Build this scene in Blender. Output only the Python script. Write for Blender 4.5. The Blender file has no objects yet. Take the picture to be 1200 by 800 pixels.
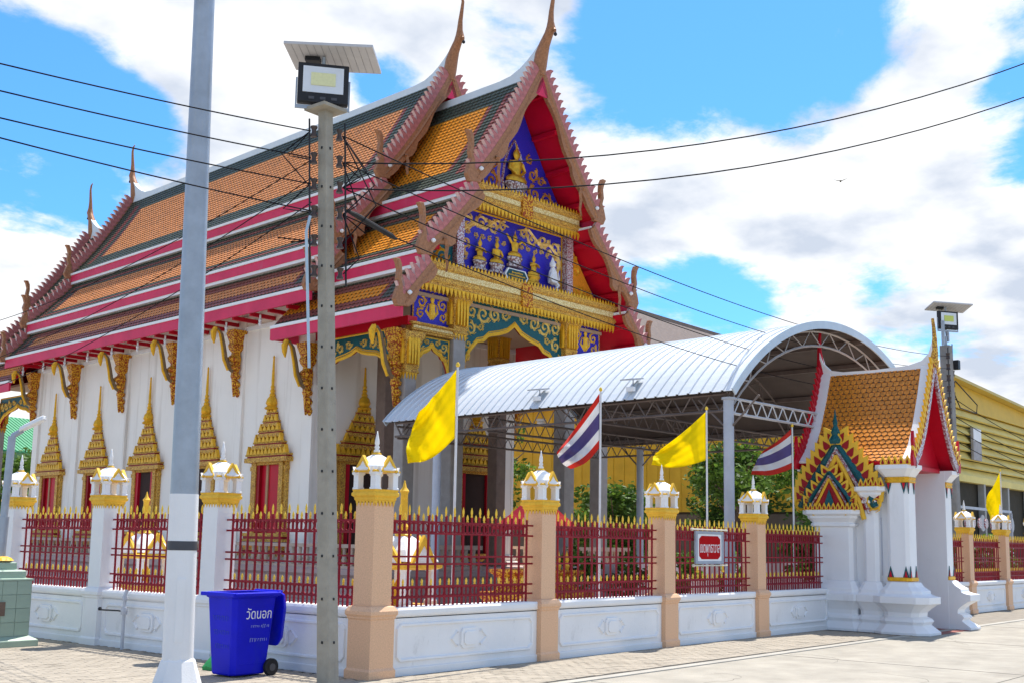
import bpy, bmesh, math, random
from mathutils import Vector, Matrix
random.seed(7)
R = math.radians
sc = bpy.context.scene
# ---------------------------------------------------------------- camera
HEAD, PITCH, ROLL = R(39.73), R(7.80), R(1.016)
CAM = Vector((-9.558, -10.061, 1.65))
fw = Vector((math.cos(HEAD)*math.cos(PITCH), math.sin(HEAD)*math.cos(PITCH), math.sin(PITCH)))
rt = Vector((math.sin(HEAD), -math.cos(HEAD), 0)); up = rt.cross(fw)
r_ = rt*math.cos(ROLL)+up*math.sin(ROLL); u_ = up*math.cos(ROLL)-rt*math.sin(ROLL)
cd = bpy.data.cameras.new('Camera'); cam = bpy.data.objects.new('Camera', cd)
sc.collection.objects.link(cam); sc.camera = cam
m3 = Matrix((r_, u_, -fw)).transposed()
cam.matrix_world = Matrix.Translation(CAM) @ m3.to_4x4()
cd.sensor_width = 36; cd.lens = 36*1335/1200; cd.shift_y = 52/1200; cd.clip_end = 3000; cd.clip_start = .1
# ---------------------------------------------------------------- world, sun, exposure
SUN_EL, SUN_AZ = R(66), R(14)          # azimuth measured from +X towards +Y
w = bpy.data.worlds.new('World'); sc.world = w; w.use_nodes = True
nt = w.node_tree; nt.nodes.clear()
def N(t, **k):
    n = nt.nodes.new(t)
    for a, b in k.items(): setattr(n, a, b)
    return n
def LK(a, b): nt.links.new(a, b)
out = N('ShaderNodeOutputWorld'); bg = N('ShaderNodeBackground'); bg.inputs[1].default_value = .1
LK(bg.outputs[0], out.inputs[0])
sky = N('ShaderNodeTexSky', sky_type='NISHITA', sun_disc=False, sun_elevation=SUN_EL, sun_rotation=R(90)-SUN_AZ)
sky.air_density = 1.0; sky.dust_density = .6; sky.ozone_density = 2.0
tint = N('ShaderNodeMix', data_type='RGBA', blend_type='MULTIPLY'); tint.inputs[0].default_value = 1
tint.inputs[7].default_value = (.40, .86, 1.24, 1); LK(sky.outputs[0], tint.inputs[6])
tc = N('ShaderNodeTexCoord'); sep = N('ShaderNodeSeparateXYZ'); LK(tc.outputs['Generated'], sep.inputs[0])
def MA(op, a, b=None, clamp=False):
    n = N('ShaderNodeMath', operation=op, use_clamp=clamp)
    for i, v in enumerate((a, b)):
        if v is None: continue
        if isinstance(v, (int, float)): n.inputs[i].default_value = v
        else: LK(v, n.inputs[i])
    return n.outputs[0]
den = MA('ADD', MA('MAXIMUM', sep.outputs[2], 0), .22)
cx = MA('DIVIDE', sep.outputs[0], den); cy = MA('DIVIDE', sep.outputs[1], den)
comb = N('ShaderNodeCombineXYZ'); LK(cx, comb.inputs[0]); LK(cy, comb.inputs[1]); comb.inputs[2].default_value = 3.3
n1 = N('ShaderNodeTexNoise'); n1.inputs['Scale'].default_value = 2.1; n1.inputs['Detail'].default_value = 9
n1.inputs['Roughness'].default_value = .63; n1.inputs['Distortion'].default_value = .15; LK(comb.outputs[0], n1.inputs['Vector'])
def pix_dir(x, y):
    return (fw + r_*((x-600)/1335) - u_*((y-452)/1335)).normalized()
cov = n1.outputs['Fac']
# the weather in view: heaps of cloud and blue gaps, as directions in the sky with ragged (noise-driven) edges
for (x, y, rad, amt) in [(330, 40, 17, .14), (60, 330, 9, .20), (960, 230, 12, .15), (1100, 190, 6, .12), (1110, 20, 4, .15), (690, 30, 5, .05),
                         (1150, 330, 7, .05), (960, 355, 3, .10), (1180, 290, 3, .12), (1150, 430, 7, .16),
                         (810, 45, 7, -.25), (770, 200, 7, .10), (1000, 90, 4, .05), (950, 20, 6, -.18), (880, 330, 4, -.10), (1130, 70, 3.5, -.14), (60, 170, 6.5, -.22), (1040, 95, 3.5, -.10), (1185, 160, 4, -.2), (1040, 350, 5.5, -.18), (160, 200, 5, -.12), (790, 350, 4, -.1), (455, 100, 2.2, -.12)]:
    d = pix_dir(x, y); dp = N('ShaderNodeVectorMath', operation='DOT_PRODUCT'); LK(tc.outputs['Generated'], dp.inputs[0]); dp.inputs[1].default_value = d
    mr = N('ShaderNodeMapRange', interpolation_type='SMOOTHSTEP'); LK(dp.outputs['Value'], mr.inputs[0])
    mr.inputs[1].default_value = math.cos(R(rad)); mr.inputs[2].default_value = math.cos(R(rad*.25)); mr.inputs[3].default_value = 0; mr.inputs[4].default_value = amt
    cov = MA('ADD', cov, mr.outputs[0])
mask = N('ShaderNodeMapRange', interpolation_type='SMOOTHSTEP'); LK(cov, mask.inputs[0]); mask.inputs[1].default_value = .45; mask.inputs[2].default_value = .585
n2 = N('ShaderNodeTexNoise'); n2.inputs['Scale'].default_value = 4.6; n2.inputs['Detail'].default_value = 6; LK(comb.outputs[0], n2.inputs['Vector'])
shade = N('ShaderNodeMix', data_type='RGBA'); shade.inputs[6].default_value = (3.5, 3.9, 4.6, 1); shade.inputs[7].default_value = (6.1, 6.15, 6.25, 1)
sm = N('ShaderNodeMapRange'); LK(n2.outputs['Fac'], sm.inputs[0]); sm.inputs[1].default_value = .35; sm.inputs[2].default_value = .56; LK(sm.outputs[0], shade.inputs[0])
cm = N('ShaderNodeMix', data_type='RGBA'); LK(mask.outputs[0], cm.inputs[0]); LK(tint.outputs[2], cm.inputs[6]); LK(shade.outputs[2], cm.inputs[7])
LK(cm.outputs[2], bg.inputs[0])
sl = bpy.data.lights.new('Sun', 'SUN'); so = bpy.data.objects.new('Sun', sl); sc.collection.objects.link(so)
sd = Vector((math.cos(SUN_EL)*math.cos(SUN_AZ), math.cos(SUN_EL)*math.sin(SUN_AZ), math.sin(SUN_EL)))
so.rotation_euler = sd.to_track_quat('Z', 'Y').to_euler(); so.location = sd*40
sl.energy = 3.9; sl.angle = R(.53); sl.color = (1, .95, .87)
vs = sc.view_settings; vs.view_transform = 'Standard'; vs.look = 'None'; vs.gamma = 1; vs.use_curve_mapping = False; vs.exposure = .92
# ---------------------------------------------------------------- mesh builder
COL = sc.collection
class MB:
    def __init__(s): s.v = []; s.f = []; s.m = []
    def add(s, vs_, fs, m=0):
        b = len(s.v); s.v += [tuple(p) for p in vs_]
        for f in fs: s.f.append(tuple(b+i for i in f)); s.m.append(m)
        return s
    def box(s, x0, y0, z0, x1, y1, z1, m=0):
        return s.add([(x0,y0,z0),(x1,y0,z0),(x1,y1,z0),(x0,y1,z0),(x0,y0,z1),(x1,y0,z1),(x1,y1,z1),(x0,y1,z1)],
              [(0,3,2,1),(4,5,6,7),(0,1,5,4),(1,2,6,5),(2,3,7,6),(3,0,4,7)], m)
    def rings(s, rings, m=0, caps=True, closed=True):
        n = len(rings[0]); b = len(s.v)
        for r in rings: s.v += [tuple(p) for p in r]
        for i in range(len(rings)-1):
            for j in range(n if closed else n-1):
                k = (j+1) % n
                s.f.append((b+i*n+j, b+i*n+k, b+(i+1)*n+k, b+(i+1)*n+j)); s.m.append(m)
        if caps:
            s.f.append(tuple(b+j for j in reversed(range(n)))); s.m.append(m)
            s.f.append(tuple(b+(len(rings)-1)*n+j for j in range(n))); s.m.append(m)
        return s
    def mould(s, x0, y0, x1, y1, prof, m=0):     # rectangular footprint swept by (offset, z)
        return s.rings([[(x0-o,y0-o,z),(x1+o,y0-o,z),(x1+o,y1+o,z),(x0-o,y1+o,z)] for o, z in prof], m)
    def lathe(s, prof, n=12, c=(0,0,0), m=0, rot=0, sx=1, sy=1):
        return s.rings([[(c[0]+r*sx*math.cos(rot+2*math.pi*j/n), c[1]+r*sy*math.sin(rot+2*math.pi*j/n), c[2]+z) for j in range(n)] for r, z in prof], m)
    def tube(s, pts, rad, n=6, m=0):
        pts = [Vector(p) for p in pts]; rs = rad if isinstance(rad, (list, tuple)) else [rad]*len(pts)
        rings = []; prev = None
        for i, p in enumerate(pts):
            t = (pts[min(i+1, len(pts)-1)]-pts[max(i-1, 0)]).normalized()
            a = Vector((0,0,1)) if abs(t.z) < .95 else Vector((1,0,0))
            if prev is not None: a = prev
            x = (a - t*a.dot(t)).normalized(); prev = x; y = t.cross(x)
            rings.append([p+(x*math.cos(2*math.pi*j/n)+y*math.sin(2*math.pi*j/n))*rs[i] for j in range(n)])
        return s.rings(rings, m)
    def prism(s, pts, o, u, v, w, th, m=0, side=None):   # 2-D outline in (u,v) extruded th along w
        o, u, v, w = map(Vector, (o, u, v, w)); n = len(pts)
        a = [o+u*p[0]+v*p[1] for p in pts]; b = [p+w*th for p in a]
        ar = sum(pts[i][0]*pts[(i+1) % n][1]-pts[(i+1) % n][0]*pts[i][1] for i in range(n))
        if (ar > 0) == (u.cross(v).dot(w)*th > 0): f1 = tuple(reversed(range(n))); f2 = tuple(range(n, 2*n)); fl = False
        else: f1 = tuple(range(n)); f2 = tuple(reversed(range(n, 2*n))); fl = True
        s.add(a+b, [f1, f2], m); base = len(s.v)-2*n
        for i in range(n):
            k = (i+1) % n; q = (base+i, base+k, base+n+k, base+n+i)
            s.f.append(tuple(reversed(q)) if fl else q); s.m.append(m if side is None else side)
        return s
    def ribbon(s, pts, wid, o, u, v, w, th, m=0):   # relief ribbon along 2-D centre line with width list
        o, u, v, w = map(Vector, (o, u, v, w)); n = len(pts); L = []; Rr = []
        for i in range(n):
            a = Vector(pts[max(i-1, 0)]); b = Vector(pts[min(i+1, n-1)]); d = (b-a)
            d = d.normalized() if d.length > 1e-9 else Vector((1, 0)); nn = Vector((-d.y, d.x)); p = Vector(pts[i])
            L.append(p+nn*wid[i]/2); Rr.append(p-nn*wid[i]/2)
        P = lambda q, h: o+u*q.x+v*q.y+w*h
        rings = [[P(L[i], 0), P(Vector(pts[i]), th), P(Rr[i], 0)] for i in range(n)]
        return s.rings(rings, m, caps=False)
    def scroll(s, c, size, d, ang, o, u, v, w, th, m=0, turns=1.35, leaves=True):
        K = 16; pts = []; wid = []
        for i in range(K+1):
            t = i/K; a = ang+d*t*turns*2*math.pi; rr = size*(1-.86*t)
            pts.append((c[0]+rr*math.cos(a), c[1]+rr*math.sin(a))); wid.append(size*.37*(1-.45*t))
        s.ribbon(pts, wid, o, u, v, w, th, m)
        if leaves:
            for i in (1, 3, 5, 7):
                t = i/K; a = ang+d*t*turns*2*math.pi; rr = size*(1-.86*t)
                p0 = (c[0]+rr*math.cos(a), c[1]+rr*math.sin(a)); a2 = a-d*.55
                p1 = (c[0]+(rr+size*.28)*math.cos(a-d*.12), c[1]+(rr+size*.28)*math.sin(a-d*.12)); p2 = (c[0]+(rr+size*.42)*math.cos(a2), c[1]+(rr+size*.42)*math.sin(a2))
                s.ribbon([p0, p1, p2], [size*.22, size*.16, .004], o, u, v, w, th*.8, m)
        return s
    def mesh(s, name, mats):
        me = bpy.data.meshes.new(name); me.from_pydata(s.v, [], s.f)
        for mt in (mats if isinstance(mats, (list, tuple)) else [mats]): me.materials.append(mt)
        if any(s.m): me.polygons.foreach_set('material_index', s.m)
        me.update(); return me
    def build(s, name, mats, parent=None, smooth=False, loc=None, bevel=0, kind=None, fix=True):
        me = s.mesh(name, mats)
        if fix:
            bm = bmesh.new(); bm.from_mesh(me); bmesh.ops.recalc_face_normals(bm, faces=bm.faces); bm.to_mesh(me); bm.free()
        return link(name, me, parent, smooth, loc, bevel, kind)
def link(name, me, parent=None, smooth=False, loc=None, bevel=0, kind=None):
    o = bpy.data.objects.new(name, me); COL.objects.link(o)
    if parent is not None: o.parent = parent
    if loc is not None: o.location = loc
    if smooth:
        me.polygons.foreach_set('use_smooth', [True]*len(me.polygons))
        if smooth != 2: me.set_sharp_from_angle(angle=R(38))
    if bevel:
        b = o.modifiers.new('Bevel', 'BEVEL'); b.width = bevel; b.segments = 2; b.limit_method = 'ANGLE'; b.angle_limit = R(40)
    if kind: o['kind'] = kind
    return o
def inst(name, me, parent, loc=(0,0,0), rot=(0,0,0), scale=(1,1,1)):
    o = bpy.data.objects.new(name, me); COL.objects.link(o); o.parent = parent
    o.location = loc; o.rotation_euler = rot; o.scale = scale; return o
def tag(o, label, cat, group=None):
    o['label'] = label; o['category'] = cat
    if group: o['group'] = group
    return o
def thing(name, label, cat, loc=(0,0,0), rz=0, group=None):
    o = bpy.data.objects.new(name, None); COL.objects.link(o); o.empty_display_size = .2
    o.location = loc; o.rotation_euler = (0, 0, rz); return tag(o, label, cat, group)
def copy_tree(o, parent=None):
    c = o.copy(); COL.objects.link(c); c.parent = parent
    for ch in list(o.children): copy_tree(ch, c)
    return c
def text_mesh(body, size, name='lettering', extrude=.002, sx=1, sy=1):
    cu = bpy.data.curves.new(name, 'FONT'); cu.body = body; cu.size = size; cu.extrude = extrude; cu.align_x = 'CENTER'; cu.align_y = 'CENTER'
    ob = bpy.data.objects.new(name, cu); COL.objects.link(ob)
    dg = bpy.context.evaluated_depsgraph_get(); dg.update()
    me = bpy.data.meshes.new_from_object(ob.evaluated_get(dg)); bpy.data.objects.remove(ob); me.name = name
    me.transform(Matrix.Diagonal((sx, sy, 1, 1))); return me
# ---------------------------------------------------------------- materials
MATS = {}
def mat(name, col, rough=.6, var=.12, scale=3.0, bump=.0, bscale=40, metal=0, col2=None, vor=None, stain=None, spec=.25, stretch=None, trans=0, rnd=0):
    if name in MATS: return MATS[name]
    m = bpy.data.materials.new(name); m.use_nodes = True; t = m.node_tree; b = t.nodes['Principled BSDF']
    b.inputs['Roughness'].default_value = rough; b.inputs['Metallic'].default_value = metal; b.inputs['Specular IOR Level'].default_value = spec
    new = t.nodes.new; L = t.links.new
    co = new('ShaderNodeTexCoord'); vec = co.outputs['Object']
    if stretch:
        mp = new('ShaderNodeMapping'); mp.inputs['Scale'].default_value = stretch; L(vec, mp.inputs[0]); vec = mp.outputs[0]
    nz = new('ShaderNodeTexNoise'); nz.inputs['Scale'].default_value = scale; nz.inputs['Detail'].default_value = 5; nz.inputs['Roughness'].default_value = .62; L(vec, nz.inputs['Vector'])
    mr = new('ShaderNodeMapRange'); mr.inputs[1].default_value = .3; mr.inputs[2].default_value = .7; L(nz.outputs['Fac'], mr.inputs[0])
    mx = new('ShaderNodeMix'); mx.data_type = 'RGBA'; L(mr.outputs[0], mx.inputs[0])
    c2 = col2 if col2 else tuple(min(1, c*(1+var)) for c in col); c1 = tuple(c*(1-var) for c in col)
    mx.inputs[6].default_value = (*c1, 1); mx.inputs[7].default_value = (*c2, 1); colr = mx.outputs[2]
    if rnd:
        oi = new('ShaderNodeObjectInfo'); hs = new('ShaderNodeHueSaturation'); mv = new('ShaderNodeMapRange'); L(oi.outputs['Random'], mv.inputs[0])
        mv.inputs[3].default_value = 1-rnd; mv.inputs[4].default_value = 1+rnd; L(mv.outputs[0], hs.inputs['Value']); L(colr, hs.inputs['Color']); colr = hs.outputs[0]
    if stain:            # (colour, scale, threshold, amount)
        sc_, th, am = stain[1], stain[2], stain[3]
        mp2 = new('ShaderNodeMapping'); mp2.inputs['Scale'].default_value = stain[4] if len(stain) > 4 else (1, 1, .25); L(co.outputs['Object'], mp2.inputs[0])
        ns = new('ShaderNodeTexNoise'); ns.inputs['Scale'].default_value = sc_; ns.inputs['Detail'].default_value = 7; ns.inputs['Roughness'].default_value = .7; L(mp2.outputs[0], ns.inputs['Vector'])
        m2 = new('ShaderNodeMapRange'); m2.inputs[1].default_value = th; m2.inputs[2].default_value = th+.14; m2.inputs[4].default_value = am; L(ns.outputs['Fac'], m2.inputs[0])
        x2 = new('ShaderNodeMix'); x2.data_type = 'RGBA'; L(m2.outputs[0], x2.inputs[0]); L(colr, x2.inputs[6]); x2.inputs[7].default_value = (*stain[0], 1); colr = x2.outputs[2]
    hsrc = None
    if vor:              # carved ornament: (scale, recess colour)
        vo = new('ShaderNodeTexVoronoi'); vo.inputs['Scale'].default_value = vor[0]; L(co.outputs['Object'], vo.inputs['Vector'])
        m3_ = new('ShaderNodeMapRange'); m3_.inputs[1].default_value = .42; m3_.inputs[2].default_value = .62; L(vo.outputs['Distance'], m3_.inputs[0])
        x3 = new('ShaderNodeMix'); x3.data_type = 'RGBA'; L(m3_.outputs[0], x3.inputs[0]); L(colr, x3.inputs[6]); x3.inputs[7].default_value = (*vor[1], 1); colr = x3.outputs[2]
        inv = new('ShaderNodeMath'); inv.operation = 'SUBTRACT'; inv.inputs[0].default_value = 1; L(vo.outputs['Distance'], inv.inputs[1]); hsrc = inv.outputs[0]
    L(colr, b.inputs['Base Color'])
    if bump or vor:
        bp = new('ShaderNodeBump'); bp.inputs['Strength'].default_value = bump or .6; bp.inputs['Distance'].default_value = .02
        if hsrc is None:
            nb = new('ShaderNodeTexNoise'); nb.inputs['Scale'].default_value = bscale; nb.inputs['Detail'].default_value = 4; L(co.outputs['Object'], nb.inputs['Vector']); hsrc = nb.outputs['Fac']
        L(hsrc, bp.inputs['Height']); L(bp.outputs[0], b.inputs['Normal'])
    if trans:
        tr = new('ShaderNodeBsdfTranslucent'); L(colr, tr.inputs[0]); ms = new('ShaderNodeMixShader'); ms.inputs[0].default_value = trans
        L(b.outputs[0], ms.inputs[1]); L(tr.outputs[0], ms.inputs[2]); L(ms.outputs[0], t.nodes['Material Output'].inputs[0])
    MATS[name] = m; return m
WHITE = mat('white_paint', (.80,.80,.80), .65, .04, 1.5, .15, 60, stain=((.52,.50,.46), 2.2, .60, .30))
TWALL = mat('temple_plaster', (.84,.79,.72), .7, .04, .6, .08, 30, stain=((.55,.48,.40), .9, .535, .55, (2.2,2.2,.14)))
TAN = mat('tan_terrazzo', (.74,.455,.275), .5, .14, 60, .1, 90, stain=((.48,.26,.13), 1.6, .58, .45))
GOLD = mat('gold_paint', (.76,.41,.025), .42, .18, 12, .2, 60, metal=.3)
GOLDC = mat('carved_gold', (.74,.39,.03), .45, .22, 9, .9, metal=.25, vor=(20, (.34,.06,.012)))
GOLDF = mat('fine_carved_gold', (.76,.46,.08), .45, .25, 7, .9, metal=.2, vor=(30, (.40,.18,.04)))
YEL = mat('yellow_gold_trim', (.80,.47,.04), .5, .1, 14)
RAIL = mat('burgundy_iron', (.24,.003,.014), .5, .25, 5)
TIP = mat('gilded_tip', (.85,.56,.06), .35, .1, 6, metal=.2)
RED = mat('red_lacquer', (.50,.004,.02), .4, .1, 1.2)
DRED = mat('dark_red_panel', (.30,.005,.01), .45, .15, 1.5)
PINK = mat('pink_fascia', (.62,.03,.095), .5, .12, 1.2, stain=((.50,.14,.20), 1.5, .58, .4))
TRIM = mat('white_trim', (.78,.79,.80), .6, .05, 2)
BARGE = mat('tan_bargeboard', (.34,.155,.075), .5, .25, 14, .3, 50, metal=.1)
FIN = mat('rose_fin', (.44,.15,.14), .45, .25, 10)
SILV = mat('mirror_mosaic', (.62,.58,.60), .3, .3, 30, .5, metal=.3, vor=(22, (.35,.12,.14)))
BLUE = mat('blue_mosaic', (.03,.024,.42), .35, .5, 40, .25, 60)
TEAL = mat('teal_mosaic', (.006,.085,.10), .35, .4, 30, .2, 60)
ORANGE = mat('orange_tile', (.74,.27,.02), .45, .22, 22, .1, 30)
ORANGEW = mat('weathered_orange_tile', (.68,.27,.09), .55, .3, 8, .1, 30, stain=((.30,.17,.09), .8, .56, .6, (1,1,1)))
GREENT = mat('grey_green_tile', (.075,.09,.065), .45, .4, 18, .1, 30)
MAROON = mat('maroon_tile', (.26,.075,.06), .45, .25, 18)
SHADOWT = mat('roof_batten', (.09,.06,.045), .8, .2, 5)
GTILE = mat('glazed_amber_tile', (.60,.22,.03), .3, .35, 14, .1, 30)
STONE = mat('grey_stone_column', (.32,.29,.27), .55, .12, 4, .1, 40)
BRN = mat('brown_stone', (.20,.14,.11), .6, .15, 4)
CONC = mat('pole_concrete', (.34,.31,.255), .8, .14, 5, .35, 70, stain=((.22,.21,.20), 2.0, .58, .5, (2,2,.3)))
GALV = mat('galvanised_steel', (.36,.40,.45), .45, .14, 3, .05, 30, metal=.45, stain=((.33,.34,.37), 1.6, .56, .4, (2,2,.4)))
GREYM = mat('grey_painted_steel', (.42,.45,.52), .5, .1, 3)
DARKM = mat('brown_truss_steel', (.16,.13,.12), .6, .15, 4)
SHEET = mat('metal_sheet_roof', (.62,.65,.68), .38, .07, .8, .05, 10, metal=.2, stain=((.52,.54,.56), 1.2, .60, .35, (1,1,1)))
BLK = mat('black_plastic', (.022,.022,.025), .45, .2, 6)
# ================================================================ GROUND
def gmat():
    m = mat('pavement_joint', (.24,.21,.17), .9, .2, 4, .3, 60); return m
PAVE = mat('beige_paver', (.345,.30,.24), .85, .16, 2.0, .35, 50, stain=((.24,.205,.16), .7, .55, .45, (1,1,1)), rnd=.10)
ROADM = mat('road_concrete', (.335,.305,.255), .85, .16, 1.6, .45, 90, stain=((.235,.21,.175), .5, .54, .6, (.3,1,1)))
YARD = mat('yard_concrete', (.40,.36,.32), .85, .15, .7, .3, 40, stain=((.30,.27,.24), .5, .56, .4, (1,1,1)))
def sheet(name, x0, y0, x1, y1, z, m, n=1):
    b = MB(); b.add([(x0,y0,z),(x1,y0,z),(x1,y1,z),(x0,y1,z)], [(0,1,2,3)])
    o = b.build(name, m, fix=False); o['kind'] = 'structure'; return o
EARTH = mat('dry_earth', (.30,.26,.19), .95, .25, .05, .3, 3)
sheet('ground', -900, -900, 900, 900, -.05, EARTH)
sheet('temple_yard', .2, .2, 140, 120, -.012, YARD)
sheet('concrete_road', -60, -14, 160, -1.72, -.004, ROADM)
# road edge strip and slab joints
b = MB(); b.box(-3.2, -1.76, -.03, 60, -1.60, .012); o = b.build('kerb_strip', mat('kerb_concrete', (.37,.345,.30), .85, .12, 2, .3, 60), bevel=.006); o['kind'] = 'structure'
# road slab joints and hairline cracks
jb = mat('joint_bitumen', (.10,.095,.085), .9, .3, 9)
for x in [-8+5*i for i in range(14)]:
    b = MB(); b.box(x,-14,-.0035,x+.016,-1.78,-.0015); b.build('slab_joint', jb, bpy.data.objects['concrete_road'])
for y in (-5.4,-9.2):
    b = MB(); b.box(-60,y,-.0035,160,y+.016,-.0015); b.build('slab_joint', jb, bpy.data.objects['concrete_road'])
rc = random.Random(4)
for k in range(16):
    x, y = rc.uniform(-2,22), rc.uniform(-6,-1.9); a = rc.random()*6.28; pts = []
    for i in range(14): pts.append((x,y)); a += rc.uniform(-.7,.7); x += .14*math.cos(a); y = min(-1.85, y+.14*math.sin(a))
    b = MB(); b.ribbon(pts, [.004+.004*rc.random() for _ in pts], (0,0,-.0035), (1,0,0), (0,1,0), (0,0,1), .0012); b.build('hairline_crack', jb, bpy.data.objects['concrete_road'])
pv = sheet('pavement', -40, -1.60, 60, .30, -.010, gmat()); pv.name = 'pavement'
pv2 = sheet('side_pavement', -40, .30, .10, 40, -.010, gmat())
pm = MB(); pm.mould(-.0975, -.0475, .0975, .0475, [(0,-.03),(0,.006),(-.004,.010)]); pme = pm.mesh('paver', PAVE)
cells = []
for row in range(-15, 112):
    y = row*.1
    x = -7.0+(.1 if row % 2 else 0)
    while x < (16 if y < .0 else -.12):
        if y > -1.58 and math.hypot(x-CAM.x, y-CAM.y) < 29 and not (-.05 < x < 13 and y > 0) and not (12.3 < x < 16.8 and y > -2.2):
            cells.append((x+.1, y+.05))
        x += .2
def inview(x, y):
    v = Vector((x, y, 0))-CAM; d = v.dot(fw); px = 600+1335*v.dot(r_)/d; py = 452-1335*v.dot(u_)/d
    return 0 < px < 1200 and py < 800, d
vis = sorted([c for c in cells if inview(*c)[0] and not (-1.2 < c[0] < 0 and 1 < c[1] < 2)], key=lambda c: inview(*c)[1])[:300]
vset = set(vis); rest = [c for c in cells if c not in vset]
for c in vis:
    inst('paver', pme, pv if c[1] < .3 else pv2, (c[0]+random.uniform(-.002,.002), c[1], random.uniform(-.003,.003)), (random.uniform(-.008,.008), random.uniform(-.008,.008), random.uniform(-.012,.012)))
pf = MB()
for c in rest:
    dz = random.uniform(-.003, .003); pf.mould(c[0]-.0965, c[1]-.0465, c[0]+.0965, c[1]+.0465, [(0,-.02),(0,.006+dz),(-.004,.010+dz)])
pf.build('paver_field', PAVE, pv, kind='stuff', fix=False)
# ================================================================ BOUNDARY: pillars, low walls, iron panels
def pillar_meshes(shaftm, pedm):
    g = {}
    W = .395
    b = MB(); b.mould(0,0,W,W, [(.02,0),(.02,.10),(.0,.13),(0,.70),(.012,.715),(.012,.735),(.03,.76),(.03,.80),(.0,.85),(-.02,.86)]); g['pedestal'] = b.mesh('pedestal', pedm)
    b = MB(); b.mould(.035,.035,W-.035,W-.035, [(0,.86),(0,2.10)]); g['shaft'] = b.mesh('shaft', shaftm)
    b = MB(); b.mould(.035,.035,W-.035,W-.035, [(.005,2.12),(.02,2.14),(.02,2.165),(.045,2.185),(.045,2.215),(.03,2.235),(.04,2.26),(.0,2.265)])
    for k in range(6):                                     # hanging leaf fringe
        q = .05+k*(W-.1)/5
        for (o, u) in (((0,.03,0),(1,0,0)), ((.03,0,0),(0,1,0)), ((0,W-.035,0),(1,0,0)), ((W-.035,0,0),(0,1,0))):
            b.prism([(q-.027,2.125),(q+.027,2.125),(q,2.055)], o, u, (0,0,1), Vector(u).cross((0,0,1)), .008)
    g['ledge'] = b.mesh('ledge', YEL)
    c = W/2; b = MB()
    for sx in (-1, 1):
        for sy in (-1, 1):
            x, y = c+sx*.15, c+sy*.15; b.mould(x-.042, y-.042, x+.042, y+.042, [(.008,2.262),(.008,2.28),(0,2.29),(0,2.43),(.015,2.445),(.015,2.47)], 0)
    b.mould(c-.19,c-.19,c+.19,c+.19, [(.02,2.47),(.02,2.49),(-.02,2.50)], 1)
    b.lathe([(.27,2.50),(.25,2.545),(.20,2.60),(.13,2.655),(.06,2.69),(.03,2.695)], 8, (c,c,0), 0, R(22.5))
    for a in range(4):
        ca, sa = math.cos(a*math.pi/2), math.sin(a*math.pi/2); o = (c+ca*.195, c+sa*.195, 0); u = (-sa, ca, 0)
        b.prism([(-.115,2.49),(.115,2.49),(0,2.645)], o, u, (0,0,1), (ca,sa,0), .03, 0)
        for sg in (-1, 1):
            b.prism([(sg*.15,2.47),(sg*.115,2.47),(0,2.62),(0,2.675)], o, u, (0,0,1), (ca,sa,0), .045, 1)
            b.prism([(sg*.15,2.46),(sg*.125,2.46),(sg*.165,2.535)], o, u, (0,0,1), (ca,sa,0), .045, 0)
    g['lantern'] = b.mesh('lantern', [WHITE, YEL, DRED])
    b = MB(); b.lathe([(.055,2.69),(.06,2.705),(.035,2.72)], 10, (c,c,0), 1)
    b.lathe([(.035,2.72),(.042,2.74),(.022,2.765),(.034,2.785),(.02,2.81),(.03,2.83),(.026,2.87),(.012,2.94),(.003,2.985)], 10, (c,c,0), 0)
    g['spire'] = b.mesh('spire', [WHITE, YEL]); g['spire'].polygons.foreach_set('use_smooth', [True]*len(g['spire'].polygons))
    return g
PT = pillar_meshes(TAN, TAN); PW = pillar_meshes(WHITE, WHITE)
def pillar(x, y, g, label, rz=0, group=None):
    t = thing('fence_pillar', label, 'pillar', (x, y, 0), rz, group)
    for k in ('pedestal','shaft','ledge','lantern','spire'): inst(k, g[k], t)
    return t
XP = [0, 3.28, 6.55, 9.77]
pillar(0, 0, PT, 'tan stone fence pillar at the wall corner behind the concrete pole')
pillar(XP[1], 0, PT, 'tan fence pillar between the yellow flag bay and the first striped flag bay')
pillar(XP[2], 0, PT, 'tan fence pillar on the left of the red sign')
pillar(XP[3], 0, PT, 'tan fence pillar on the right of the red sign')
XQ = [18.55, 21.65, 24.8, 28.0]
pillar(XQ[0], 0, PT, 'tan fence pillar hidden behind the far gate post')
pillar(XQ[1], 0, PT, 'first clear tan fence pillar beyond the gatehouse')
pillar(XQ[2], 0, PT, 'tan fence pillar beyond the gatehouse beside the small yellow flag')
pillar(XQ[3], 0, PT, 'farthest tan fence pillar along the street beyond the gatehouse')
LD = R(.75)
def LP(y): return (-math.sin(LD)*y, math.cos(LD)*y)
YL = [0, 3.06, 5.87, 8.6, 11.4]
for i, lb in ((1,'white fence pillar behind the blue bin'), (2,'white fence pillar between the galvanised pole and the green lamp base'), (3,'white fence pillar behind the green lamp base'), (4, 'farthest white fence pillar on the side wall')):
    x, y = LP(YL[i]); pillar(x, y, PW, lb, LD)
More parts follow.
